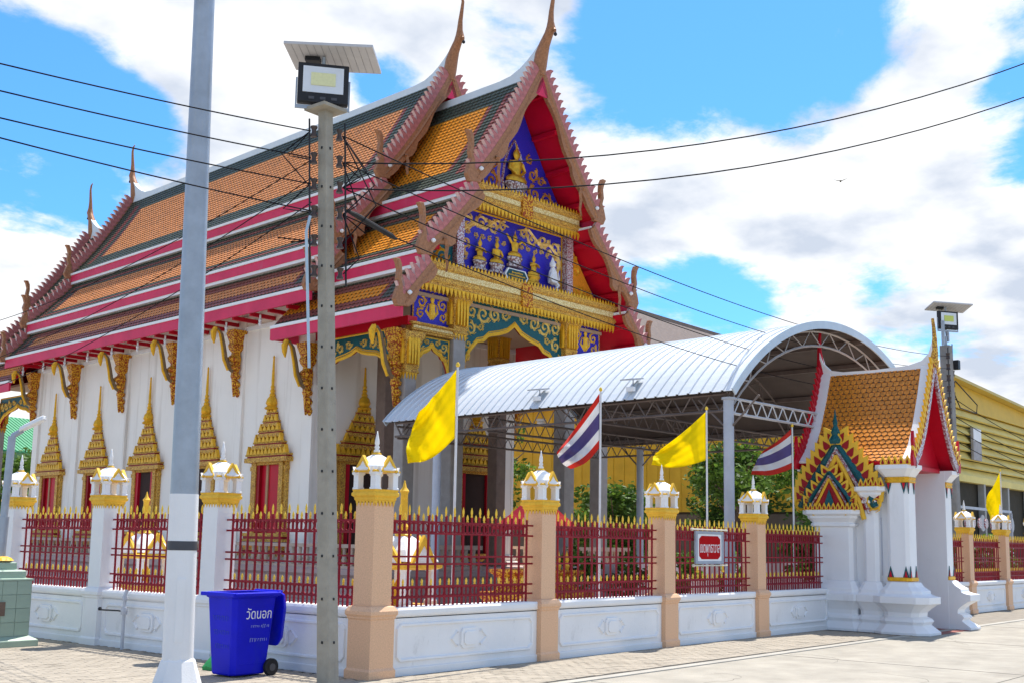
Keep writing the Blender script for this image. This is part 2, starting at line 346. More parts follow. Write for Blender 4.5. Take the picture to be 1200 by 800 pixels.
# iron panel pieces (shared)
def bar_mesh(z0, z1, r=.0115): return MB().box(-r, -r, z0, r, r, z1)
tallbar = bar_mesh(.80, 1.985).mesh('bar', RAIL)
def tip_mesh(z, h): return MB().lathe([(.010,z-.015),(.015,z-.01),(.015,z),(.010,z+.01),(.017,z+h*.35),(.014,z+h*.65),(.002,z+h)], 6).mesh('gilded_tip', TIP)
talltip = tip_mesh(1.985, .12); stubtip = tip_mesh(1.915, .09)
stub = bar_mesh(1.75, 1.915).mesh('short_bar', RAIL)
lowstub = bar_mesh(.80, 1.10, .008).mesh('short_bar', RAIL); lowtip = tip_mesh(1.10, .075)
def iron_panel(x0, x1, y, label, rz=0, org=(0,0), full=True):
    L = x1-x0
    t = thing('iron_fence_panel', label, 'fence panel', (org[0]+x0*math.cos(rz)-y*math.sin(rz), org[1]+x0*math.sin(rz)+y*math.cos(rz), 0), rz)
    for z in (1.89, 1.745, 1.45, 1.355, 1.07, .94):
        b = MB(); b.box(-.045, -.020, z-.012, L+.045, -.0117, z+.012); b.build('rail', RAIL, t)
    n = int(round(L/.165)); p = L/n
    for k in range(n):
        x = (k+.5)*p
        inst('bar', tallbar, t, (x,0,0), (random.uniform(-.006,.006), random.uniform(-.006,.006), 0)); inst('gilded_tip', talltip, t, (x,0,0), (0,0,random.random()))
        if k < n-1:
            x += p/2
            inst('short_bar', stub, t, (x,0,0)); inst('gilded_tip', stubtip, t, (x,0,0))
            if full: inst('short_bar', lowstub, t, (x,0,0)); inst('gilded_tip', lowtip, t, (x,0,0))
    for z in (1.8175, 1.005):
        b = MB()
        for k in range(n-1):
            for q in (.5+.30, .5+.70):
                cxx = (k+q)*p; rr = .058; K = 12; rings = []
                for j in range(K):
                    a = 2*math.pi*j/K; ca, sa = math.cos(a), math.sin(a)
                    rings.append([(cxx+rr*.85*ca, -.006, z+rr*sa*1.05), (cxx+(rr-.013)*.85*ca, -.006, z+(rr-.013)*sa*1.05), (cxx+(rr-.013)*.85*ca, .006, z+(rr-.013)*sa*1.05), (cxx+rr*.85*ca, .006, z+rr*sa*1.05)])
                rings.append(rings[0]); b.rings(rings, 0, caps=False)
        b.build('scroll_band', RAIL, t, fix=False)
    return t
WALLW = mat('boundary_white_paint', (.80,.80,.80), .7, .05, 1.2, .2, 50, stain=((.36,.36,.34), 3.8, .625, .5, (1,1,.4)))
def low_wall(x0, x1, label, rz=0, org=(0,0), simple=False):
    L = x1-x0
    t = thing('boundary_wall', label, 'wall', (org[0]+x0*math.cos(rz), org[1]+x0*math.sin(rz), 0), rz)
    b = MB(); b.box(0, .075, 0, L, .355, .72); b.build('wall_body', WALLW, t, bevel=.008)
    prof = [(.0,.70),(.0,.715),(.022,.73),(.03,.755),(.03,.80),(.015,.828)]
    b = MB(); b.rings([[(0,.075-o,z),(L,.075-o,z),(L,.355+o,z),(0,.355+o,z)] for o, z in prof]); b.build('coping', WALLW, t)
    b = MB(); b.box(0, .05, 0, L, .0748, .10); b.build('plinth', WALLW, t, bevel=.008)
    # raised panel moulding with chamfered corners
    yo = .075; a, c, z0, z1, ch = .10, L-.10, .17, .64, .06
    pts = [(a+ch,z0),(c-ch,z0),(c,z0+ch),(c,z1-ch),(c-ch,z1),(a+ch,z1),(a,z1-ch),(a,z0+ch)]
    def frame(pts, wd, th, name, par=t):
        b = MB(); n = len(pts); cxm = sum(p[0] for p in pts)/n; czm = sum(p[1] for p in pts)/n; rr = []
        for p in pts+[pts[0]]:
            d = Vector((p[0]-cxm, p[1]-czm)); s_ = Vector((math.copysign(min(wd, abs(d.x)*.9), -d.x), math.copysign(min(wd, abs(d.y)*.9), -d.y)))
            rr.append([(p[0],yo+.001,p[1]), (p[0]+s_.x*.25,yo-th,p[1]+s_.y*.25), (p[0]+s_.x*.75,yo-th,p[1]+s_.y*.75), (p[0]+s_.x,yo+.001,p[1]+s_.y)])
        b.rings(rr, 0, caps=False); return b.build(name, WALLW, par)
    frame(pts, .045, .026, 'panel_moulding')
    m = L/2; zc = .405; h, hw = .13, .17
    b = MB(); oc = [(-hw,-h*.6),(-hw*.75,-h),(hw*.75,-h),(hw,-h*.6),(hw,h*.6),(hw*.75,h),(-hw*.75,h),(-hw,h*.6)]
    b.prism([(m+p, zc+q) for p, q in oc], (0,yo+.001,0), (1,0,0), (0,0,1), (0,-1,0), .032)
    b.prism([(m+p*.72, zc+q*.68) for p, q in oc], (0,yo-.030,0), (1,0,0), (0,0,1), (0,-1,0), .02)
    b.build('medallion', WALLW, t, bevel=.005)
    for sg in (-1, 1):
        b = MB(); b.ribbon([(m+sg*(hw+.05),zc-.075),(m+sg*(hw+.06),zc-.1),(m+sg*(hw+.17),zc),(m+sg*(hw+.06),zc+.1),(m+sg*(hw+.05),zc+.075)], [.035]*5, (0,yo+.001,0), (1,0,0), (0,0,1), (0,-1,0), .026)
        b.build('medallion_wing', WALLW, t)
    return t
LBW = ['white low wall bay under the largest yellow flag','white low wall bay under the first striped flag','white low wall bay under the red sign','white low wall bay next to the gatehouse']
LBI = ['burgundy iron panel in front of the temple porch beside the corner pillar','burgundy iron panel in front of the golden altar','burgundy iron panel carrying the red sign','burgundy iron panel next to the gatehouse']
XE = XP+[12.94]
for i in range(4):
    a, c = XP[i]+.395, XE[i+1]
    low_wall(a, c, LBW[i]); iron_panel(a, c, .215, LBI[i])
XE2 = XQ
for i in range(3):
    a, c = XQ[i]+.395, XQ[i+1]
    low_wall(a, c, ['white low wall bay just beyond the gatehouse','white low wall bay under the small yellow flag','white low wall bay farthest along the street'][i])
    iron_panel(a, c, .215, ['burgundy iron panel just beyond the gatehouse','burgundy iron panel beside the small yellow flag','burgundy iron panel farthest along the street'][i])
low_wall(16.75, XQ[0], 'white low wall bay touching the far side of the gatehouse'); iron_panel(16.75, XQ[0], .215, 'burgundy iron panel touching the far side of the gatehouse')
# side wall: local x runs along -Y of the side line so that its front faces the street on the left
for i in range(4):
    y0, y1 = YL[i]+.395, YL[i+1]
    ox, oy = LP(y1); rz = R(-90)+LD
    low_wall(0, y1-y0, ['white side wall bay behind the blue bin','white side wall bay behind the galvanised pole','white side wall bay beside the green lamp base','farthest white side wall bay past the green lamp base'][i], rz, (ox, oy))
    iron_panel(0, y1-y0, .215, ['burgundy iron panel above the blue bin','burgundy iron panel behind the galvanised pole','burgundy iron panel beside the green lamp post','farthest burgundy iron panel on the side wall'][i], rz, (ox, oy))
# ================================================================ shared roof helpers
def prof_at(prof, s):
    for i in range(len(prof)-1):
        a = Vector(prof[i]); b = Vector(prof[i+1]); l = (b-a).length
        if s <= l or i == len(prof)-2:
            d = (b-a).normalized(); return a+d*s, Vector((-d.y, d.x)) if d.x < 0 else Vector((-d.y, d.x))
        s -= l
def prof_len(prof): return sum((Vector(prof[i+1])-Vector(prof[i])).length for i in range(len(prof)-1))
def tiles(b, prof, y0, y1, tw, co, pick, sgn=1, lift=.03, x_off=0, stag=True, gap=.006, tip=.80):
    """overlapping pointed tiles laid over a roof profile (x outward, z) between y0 and y1"""
    Lg = prof_len(prof); nc = max(1, int(Lg/co)); co = Lg/nc; nt_ = int((y1-y0)/tw); tw = (y1-y0)/nt_
    for i in range(nc):
        s0, s1, s2 = i*co, (i+tip)*co, (i+1.10)*co
        p0, n0 = prof_at(prof, s0); p1, n1_ = prof_at(prof, min(s1, Lg)); p2, n2_ = prof_at(prof, min(s2, Lg+.02))
        q0 = p0+n0*.004; q1 = p1+n1_*lift*.8; q2 = p2+n2_*lift; q3 = p2+n2_*.0
        st = tw/2 if (i % 2 and stag) else 0
        for j in range(nt_+(1 if st else 0)):
            ya, yb = y0+j*tw-st+gap, y0+(j+1)*tw-st-gap
            ya = max(ya, y0); yb = min(yb, y1)
            if yb-ya < .02: continue
            yc = (ya+yb)/2; e = random.uniform(-.004, .004)
            X = lambda q: x_off+sgn*q.x
            b.add([(X(q0),ya,q0.y),(X(q0),yb,q0.y),(X(q1),yb,q1.y+e),(X(q2),yc,q2.y+e),(X(q1),ya,q1.y+e),(X(q3),yc,q3.y)],
                  [(0,1,2,3,4),(4,3,5),(3,2,5)], pick((s0+s1)/2, Lg, yc))
def slab(b, prof, y0, y1, th, sgn=1, m=0):
    pts = [Vector(p) for p in prof]; low = []
    for i, p in enumerate(pts):
        a = pts[max(i-1, 0)]; c = pts[min(i+1, len(pts)-1)]; d = (c-a).normalized(); n = Vector((-d.y, d.x))
        low.append(p-n*th)
    ring = pts+low[::-1]
    b.rings([[(sgn*p.x, y, p.y) for p in ring] for y in (y0, y1)], m)
    for j in range(len(pts)-1): b.m[len(b.m)-2-len(ring)+j] = 1
# ================================================================ GATEHOUSE
GX = 14.30
gate = thing('gatehouse', 'white gatehouse with amber tiled roof and red gable facing the street', 'gatehouse', (GX, 0, 0)); gate.scale = (.84, 1, 1)
GWHITE = mat('gate_white_paint', (.82,.82,.83), .55, .03, 1.2, .1, 40, stain=((.58,.57,.55), 2.4, .60, .3))
def flared(sx, xo, xi, yf, yb, prof, name, CH=.07, bk=1.0):
    b = MB(); rr = []
    for o, z in prof:
        a, c = sx*(xo+o), sx*xi; ch = CH+.30*o; f_, k_ = yf-o, yb+o*bk
        rr.append([(c,f_,z),(a-sx*ch,f_,z),(a,f_+ch,z),(a,k_-ch,z),(a-sx*ch,k_,z),(c,k_,z)])
    b.rings(rr); return b.build(name, GWHITE, gate, bevel=.006)
def base_prof(k, zt=1.0, z0=0):
    return [(k*1.0,z0),(k*1.0,z0+.05),(k*.62,.17),(k*.58,.19),(k*.70,.25),(k*.62,.30),(k*.40,.34),(k*.42,.42),(k*.62,.50),(k*.85,.57),(k*1.02,.60),(k*1.02,.73),(k*.80,.745),(k*.60,.78),(k*.58,.84),(k*.30,.92),(k*.16,zt-.02),(.0,zt)]
def cap_prof(z0, z1, k):
    h = z1-z0; return [(0,z0),(0,z0+h*.12),(k*.3,z0+h*.18),(k*.3,z0+h*.3),(k*.15,z0+h*.36),(k*.6,z0+h*.6),(k*.6,z0+h*.7),(k,z0+h*.8),(k,z1)]
for sx in (-1, 1):
    # low wing pier, middle pier, gate post
    flared(sx, 1.58, 1.06, -.44, .40, base_prof(.20), 'pier_base'); flared(sx, 1.58, 1.06, -.44, .40, [(0,1.0),(0,2.03)]+cap_prof(2.03,2.43,.20), 'low_pier')
    flared(sx, 1.56, 1.06, -.98, -.66, base_prof(.20), 'pier_base'); flared(sx, 1.56, 1.06, -.98, -.66, [(0,1.0),(0,2.50)]+cap_prof(2.50,2.90,.18), 'middle_pier')
    flared(sx, 1.55, 1.052, -1.60, -1.18, base_prof(.44,1.02), 'post_base', .07, .55); flared(sx, 1.55, 1.052, -1.60, -1.16, [(0,1.02),(0,3.10)], 'gate_post')
    flared(sx, 1.55, 1.058, -1.60, -1.16, [(.01,1.02),(.03,1.03),(.03,1.09),(.01,1.10)], 'gilded_band').data.materials[0] = GOLD
    flared(sx, 1.55, 1.058, -1.60, -1.16, [(.01,2.97),(.035,2.99),(.02,3.03),(.04,3.07),(.02,3.09)], 'gilded_band').data.materials[0] = GOLD
    flared(sx, 1.55, 1.05, -1.62, -1.10, [(.0,3.09),(.02,3.12),(.10,3.22),(.14,3.25),(.14,3.33)], 'post_capital')
    b = MB(); b.box(1.044, -1.597, 0, 1.30, .38, 3.32) if sx > 0 else b.box(-1.30, -1.597, 0, -1.044, .38, 3.32); b.build('passage_wall', GWHITE, gate)
    # flat plate on the middle pier, the shade of a recess put into its colour
    b = MB(); b.box(sx*1.30-.09, -.986, 1.12, sx*1.30+.09, -.981, 2.28); b.build('niche_shade', mat('shaded_niche', (.62,.63,.68), .7, .05), gate)
    # coloured petals on the post
    b = MB()
    for z, s_ in ((1.10, 1), (2.97, -1)):
        for f in range(2):
            w2 = .062; h = .22*s_
            yb_ = -1.535+f*.31
            for o, u, wv in (((sx*1.552, 0, 0), (0,1,0), (sx,0,0)),):
                b = MB(); b.prism([(yb_-w2,z),(yb_+w2,z),(yb_,z+h)], o, u, (0,0,1), wv, .014, 0); b.prism([(yb_-w2*.55,z),(yb_+w2*.55,z),(yb_,z+h*.6)], (o[0]+sx*.012,0,0), u, (0,0,1), wv, .008, 1); b.build('petal', [TEAL, RED], gate)
            xb_ = sx*(1.14+f*.35)
            b = MB(); b.prism([(xb_-w2,z),(xb_+w2,z),(xb_,z+h)], (0,-1.602,0), (1,0,0), (0,0,1), (0,-1,0), .014, 0); b.prism([(xb_-w2*.55,z),(xb_+w2*.55,z),(xb_,z+h*.6)], (0,-1.614,0), (1,0,0), (0,0,1), (0,-1,0), .008, 1); b.build('petal', [TEAL, RED], gate)
    # cresting of yellow leaves on the capitals
    leaf = [(-.05,0),(.05,0),(.062,.05),(.035,.12),(0,.19),(-.035,.12),(-.062,.05)]
    lm = MB(); lm.prism(leaf, (0,0,0), (0,1,0), (0,0,1), (1,0,0), .035); lm.prism([(p*.45,q*.5+.02) for p, q in leaf], (-.004,0,0), (0,1,0), (0,0,1), (-1,0,0), .008, 1); lm.prism([(p*.45,q*.5+.02) for p, q in leaf], (.039,0,0), (0,1,0), (0,0,1), (1,0,0), .008, 1); leafme = lm.mesh('cresting_leaf', [YEL, DRED])
    for y in [-1.66+.125*i for i in range(5)]: inst('cresting_leaf', leafme, gate, (sx*1.66-.0175, y, 3.325))
    for y in [-1.12+.105*i for i in range(5)]: inst('cresting_leaf', leafme, gate, (sx*1.70-.0175, y, 2.898), (0,0,0), (1,.8,.9))
    for y in [-.62+.1*i for i in range(12)]: inst('cresting_leaf', leafme, gate, (sx*1.75-.0175, y, 2.428), (0,0,0), (1,.75,.8))
    # side pediments over the low pier: two stepped gables facing along the fence
    def pediment(xf, yc, hw, z0, zp, th, name):
        k = zp-z0
        b = MB(); U, V, Wv = (0,1,0), (0,0,1), (sx,0,0); o = (sx*xf, yc, 0)
        b.prism([(-hw*.8,z0),(hw*.8,z0),(hw*.62,z0+k*.35),(0,z0+k*.82),(-hw*.62,z0+k*.35)], o, U, V, Wv, -.04, 0)            # field
        b.prism([(-hw*.3,z0),(hw*.3,z0),(0,z0+k*.5)], (sx*(xf+.012), yc, 0), U, V, Wv, .02, 1)
        for sg in (-1, 1):
            edge = [(sg*hw,z0+k*.04),(sg*hw*.80,z0+k*.30),(sg*hw*.45,z0+k*.58),(0,z0+k*.93)]
            b.ribbon(edge, [.11*k,.11*k,.10*k,.08*k], (sx*xf,yc,0), U, V, Wv, .07, 1)                                  # teal band
            inner = [(p*.86,q-k*.09) for p, q in edge]; b.ribbon(inner, [.05*k]*4, (sx*(xf+.02),yc,0), U, V, Wv, .05, 2)
            inner = [(p*.72,q-k*.17) for p, q in edge]; b.ribbon(inner, [.07*k]*4, (sx*(xf+.015),yc,0), U, V, Wv, .045, 3)
            b.scroll((sg*hw*1.02,z0+k*.10), .13*k, sg, R(90), (sx*xf,yc,0), U, V, Wv, .06, 3)
        ob = b.build(name, [DRED, TEAL, SILV, YEL], gate)
        n = max(4, int(k*6.5))
        for sg in (-1, 1):
            for i in range(n):
                t = (i+.5)/n; e0 = Vector((sg*hw*1.0, z0+k*.08)); e1 = Vector((sg*hw*.8, z0+k*.34)); e2 = Vector((0, z0+k*1.0))
                p = e0.lerp(e1, t/.3) if t < .3 else e1.lerp(e2, (t-.3)/.7)
                o2 = inst('flame_leaf', leafme, ob, (sx*xf, yc+p.x, p.y-.02), (sg*R(-32), 0, 0), (1.5,1.75*k,1.45*k))
        return ob
    pb = pediment(1.58, -.14, .80, 2.43, 3.92, .1, 'side_pediment')
    pa = pediment(1.70, -.02, .50, 2.43, 3.28, .1, 'front_pediment')
    b = MB(); b.lathe([(.12,3.80),(.15,3.88),(.08,3.98),(.10,4.04),(.045,4.18),(.055,4.24),(.028,4.36),(.01,4.52)], 8, (sx*1.60,-.14,0)); b.build('pediment_finial', TEAL, gate)
    lf = inst('finial_flame', leafme, gate, (sx*1.64, -.14, 3.78), (0,0,0), (1.6,2.4,1.9))
    # wing roof behind the pediment
    wp = [(0,3.62),(.35,3.15),(.75,2.62)]
    b = MB()
    for sg in (-1, 1):
        pts = [(p, q) for p, q in wp]+[(p*.94, q-.12) for p, q in reversed(wp)]
        b.prism([(sg*p-.12, q) for p, q in pts], (sx*.98,0,0), (0,1,0), (0,0,1), (sx,0,0), .60)
    b.build('wing_roof', [GTILE], gate)
    b = MB(); b.prism([(.9,3.52),(1.60,3.60),(1.60,3.74),(.9,3.66)], (0,-.17,0), (sx,0,0), (0,0,1), (0,1,0), .10); b.build('wing_ridge', GWHITE, gate)
# main roof
GP = [(0.02,5.50),(.36,4.82),(.74,4.18),(1.12,3.70),(1.50,3.42)]
Y0, Y1 = -1.72, .72
for sx in (-1, 1):
    b = MB(); slab(b, GP, Y0, Y1, .09, sx); b.build('roof_slab', [RED, SHADOWT], gate)
    b = MB(); tiles(b, GP, Y0+.20, Y1-.20, .125, .115, lambda s, L, y: 0, sx, .022); b.build('roof_tiles', GTILE, gate, kind='stuff', fix=False)
    for ya, yb in ((Y0+.0, Y0+.21), (Y1-.21, Y1+.0)):
        b = MB(); pts = [Vector(p) for p in GP]; rr = []
        for i, p in enumerate(pts):
            d = (pts[min(i+1,4)]-pts[max(i-1,0)]).normalized(); n = Vector((-d.y, d.x)); a, c = p+n*.002, p+n*.045
            rr.append([(sx*a.x,ya,a.y),(sx*a.x,yb,a.y),(sx*c.x,yb,c.y),(sx*c.x,ya,c.y)])
        b.rings(rr); b.build('roof_border', GWHITE, gate)
    # bargeboards with fins, street end gold and mosaic, inner end red
    for yb, fm, bm_, nm in ((Y0-.06, YEL, SILV, 'bargeboard'), (Y1, RED, GWHITE, 'inner_bargeboard')):
        up_ = [Vector(p)+Vector((.0,.10)) for p in GP]; lo = [Vector(p)-Vector((.02,.16)) for p in GP]
        b = MB(); b.prism([(sx*p.x, p.y) for p in up_]+[(sx*p.x, p.y) for p in reversed(lo)], (0,yb,0), (1,0,0), (0,0,1), (0,1,0), .06)
        ob = b.build(nm, bm_, gate)
        fb = MB(); fb.prism([(-.07,-.02),(.07,-.02),(.085,.07),(.05,.16),(.055,.26),(-.02,.17),(-.075,.07)], (0,-.01,0), (1,0,0), (0,0,1), (0,1,0), .05)
        fb.prism([(-.03,.0),(.03,.0),(.01,.1)], (0,-.02,0), (1,0,0), (0,0,1), (0,1,0), .08, 1)
        fme = fb.mesh('crest_fin', [fm, DRED if fm is YEL else fm]); Lg = prof_len(GP); n = 17
        for i in range(n):
            p, nn = prof_at(GP, (i+.6)*Lg/n); inst('crest_fin', fme, ob, (sx*(p.x+nn.x*.07), yb, p.y+nn.y*.07), (0, R(34)*sx, 0), (sx,1,1))
        hb = MB(); hb.prism([(-.06,-.1),(.14,-.1),(.18,.08),(.10,.26),(.13,.42),(.08,.60),(.03,.40),(.01,.2)], (0,yb,0), (sx,0,0), (0,0,1), (0,1,0), .06)
        hb.build('end_finial', fm if fm is RED else RED, gate, loc=(sx*1.50, 0, 3.40))
b = MB(); b.prism([(Y0-.05,5.42),(Y1+.05,5.42),(Y1+.04,5.98),(Y1-.04,5.72),(Y1-.2,5.56),(Y1-.5,5.50),(-.5,5.49),(Y0+.5,5.52),(Y0+.2,5.60),(Y0+.05,5.74),(Y0-.03,5.98)], (-.07,0,0), (0,1,0), (0,0,1), (1,0,0), .14); b.build('roof_ridge', GWHITE, gate)
for y, s_ in ((Y0-.02,-1), (Y1+.02,1)):
    b = MB(); b.tube([(0,y,5.45),(0,y+s_*.03,5.75),(0,y+s_*.05,6.05),(0,y+s_*.04,6.28),(0,y+s_*.02,6.48)], [.10,.085,.05,.04,.03], 8); b.build('roof_finial', GOLDF if s_ < 0 else RED, gate, smooth=True)
b = MB(); b.prism([(-1.34,3.36),(1.34,3.36),(1.0,3.72),(.62,4.2),(.0,5.34),(-.62,4.2),(-1.0,3.72)], (0,-1.42,0), (1,0,0), (0,0,1), (0,1,0), .06); b.build('gable_board', RED, gate)
b = MB(); b.prism([(-1.34,3.36),(1.34,3.36),(1.0,3.72),(.62,4.2),(.0,5.34),(-.62,4.2),(-1.0,3.72)], (0,.5,0), (1,0,0), (0,0,1), (0,1,0), .06); b.build('gable_board', RED, gate)
b = MB(); b.box(-1.05,-1.5,3.28,1.05,.45,3.36); b.build('passage_ceiling', RED, gate)
b = MB(); b.box(-1.6,-2.0,-.02,1.6,.6,.006); o = b.build('gate_threshold', mat('red_floor', (.28,.10,.08), .7, .2, 3), gate)
# ================================================================ TEMPLE
TA = R(-4.35)
def TW(s, t, z=0): return Vector((math.cos(TA)*s-math.sin(TA)*t, math.sin(TA)*s+math.cos(TA)*t, z))
TC = 15.77
temple = thing('temple', 'white temple with steep orange tiled roofs and blue gold gable', 'temple', TW(TC, 12.0), TA)
HW = 4.27; FW, RW = 5.1, 24.5
# --- platform, walls
b = MB(); b.mould(-HW-.9, .2, HW+.9, 29.3, [(.1,0),(.1,.12),(0,.18),(0,.62),(.08,.70),(.08,.82),(0,.86)]); b.build('platform', mat('platform_stone', (.46,.33,.29), .6, .12, 2, .1, 30), temple)
b = MB(); b.mould(-HW, FW, HW, RW, [(.22,.86),(.22,.98),(.12,1.02),(.16,1.14),(.06,1.2),(.0,1.24),(0,8.9)]); b.build('wall', TWALL, temple)
for y in (FW+.2, 9.12, 12.97, 16.82, 20.67, RW-.2):
    for sx in (-1, 1):
        b = MB(); b.box(min(sx*(HW-.02), sx*(HW+.10)), y-.22, 1.2, max(sx*(HW-.02), sx*(HW+.10)), y+.22, 8.75); b.build('pilaster', TWALL, temple, bevel=.01)
b = MB(); b.box(-HW-.06, FW-.06, 8.28, HW+.06, RW+.06, 8.42); b.build('cornice', TRIM, temple)
# --- roof tiers (x outward, z)
def tiers(dz):
    return [[(.05,15.95+dz),(.75,14.75+dz),(1.45,13.65+dz),(2.1,12.75+dz),(2.74,11.98+dz)],
            [(2.50,11.62+dz),(3.1,10.92+dz),(3.8,10.16+dz),(4.50,9.50+dz)],
            [(4.25,9.12+dz),(4.65,8.66+dz),(5.29,7.92+dz)]]
def roof_section(y0, y1, dz, orange, front=True, back=True):
    T = tiers(dz)
    for k, prof in enumerate(T):
        hw, ze = prof[-1]
        def pick(s, L, y, k=k):
            d = min(y-y0, y1-y) if (front and back) else ((y-y0) if front else (y1-y))
            e = min(s, L-s) if k < 2 else min(s, L-s)*1.0
            bd = (.88, .68, .48)[k]; ed = 1.7 if k == 0 else 1.35
            if e < bd or d < ed:
                q = min(e/bd, d/ed)
                if .50 < q < .64: return 2
                if .90 < q: return 2
                return 1
            return 0
        for sx in (-1, 1):
            b = MB(); slab(b, prof, y0, y1, .12, sx); b.build('roof_slab', [RED, SHADOWT], temple)
            b = MB(); tiles(b, prof, y0+.02, y1-.02, .19, .17, pick, sx, .035, 0, False, .010, .96); b.build('roof_tiles', [orange, GREENT, MAROON], temple, kind='stuff', fix=False)
            xa, xb = sorted((sx*(hw-.05), sx*(hw+.03))); f = MB(); f.box(xa, y0, ze-(.34 if k < 2 else .40), xb, y1, ze-.05); f.build('fascia', PINK, temple)
            xa, xb = sorted((sx*(hw-.09), sx*(hw+.07))); f = MB(); f.box(xa, y0-.01, ze-.05, xb, y1+.01, ze+.04); f.build('eave_strip', TRIM, temple)
            if k < 2:
                xa, xb = sorted((sx*(hw-.3), sx*(hw+.005))); f = MB(); f.box(xa, y0+.01, ze-.44, xb, y1-.01, ze-.34); f.build('lower_strip', TRIM, temple)
    zA = T[0][0][1]; b = MB(); pts = [(y0-.02, zA-.12), (y1+.02, zA-.12)]
    n = 12; top = []
    for i in range(n+1):
        t = i/n; y = y1-(y1-y0)*t; e = 0
        de = y-y0; df = y1-y
        if front: e = max(e, .75*max(0, 1-de/1.6)**2)
        if back: e = max(e, .75*max(0, 1-df/1.6)**2)
        top.append((y, zA+.17+e))
    fine = []
    for y in [y1-.0, y1-.25, y1-.5, y1-.8, y1-1.2, y1-1.7]:
        fine.append((y, zA+.17+(.75*max(0, 1-(y1-y)/1.6)**2 if back else 0)))
    for y in [y0+1.7, y0+1.2, y0+.8, y0+.5, y0+.25, y0]:
        fine.append((y, zA+.17+(.75*max(0, 1-(y-y0)/1.6)**2 if front else 0)))
    b.prism(pts+fine, (-.11,0,0), (0,1,0), (0,0,1), (1,0,0), .22); b.build('roof_ridge', mat('pale_ridge', (.66,.72,.76), .5, .05, 2), temple)
    return T
TF = roof_section(0, 6.0, 0, ORANGE, True, False)
TM = roof_section(4.1, 25.6, 1.0, ORANGEW, True, True)
TB = roof_section(25.0, 29.7, 0, ORANGE, False, True)
# hip-end trim where the porch eave passes under the main roof
for sx in (-1, 1):
    b = MB(); b.box(min(sx*4.3, sx*5.30), 6.0, 7.55, max(sx*4.3, sx*5.30), 6.08, 7.9); b.build('eave_end_board', PINK, temple)
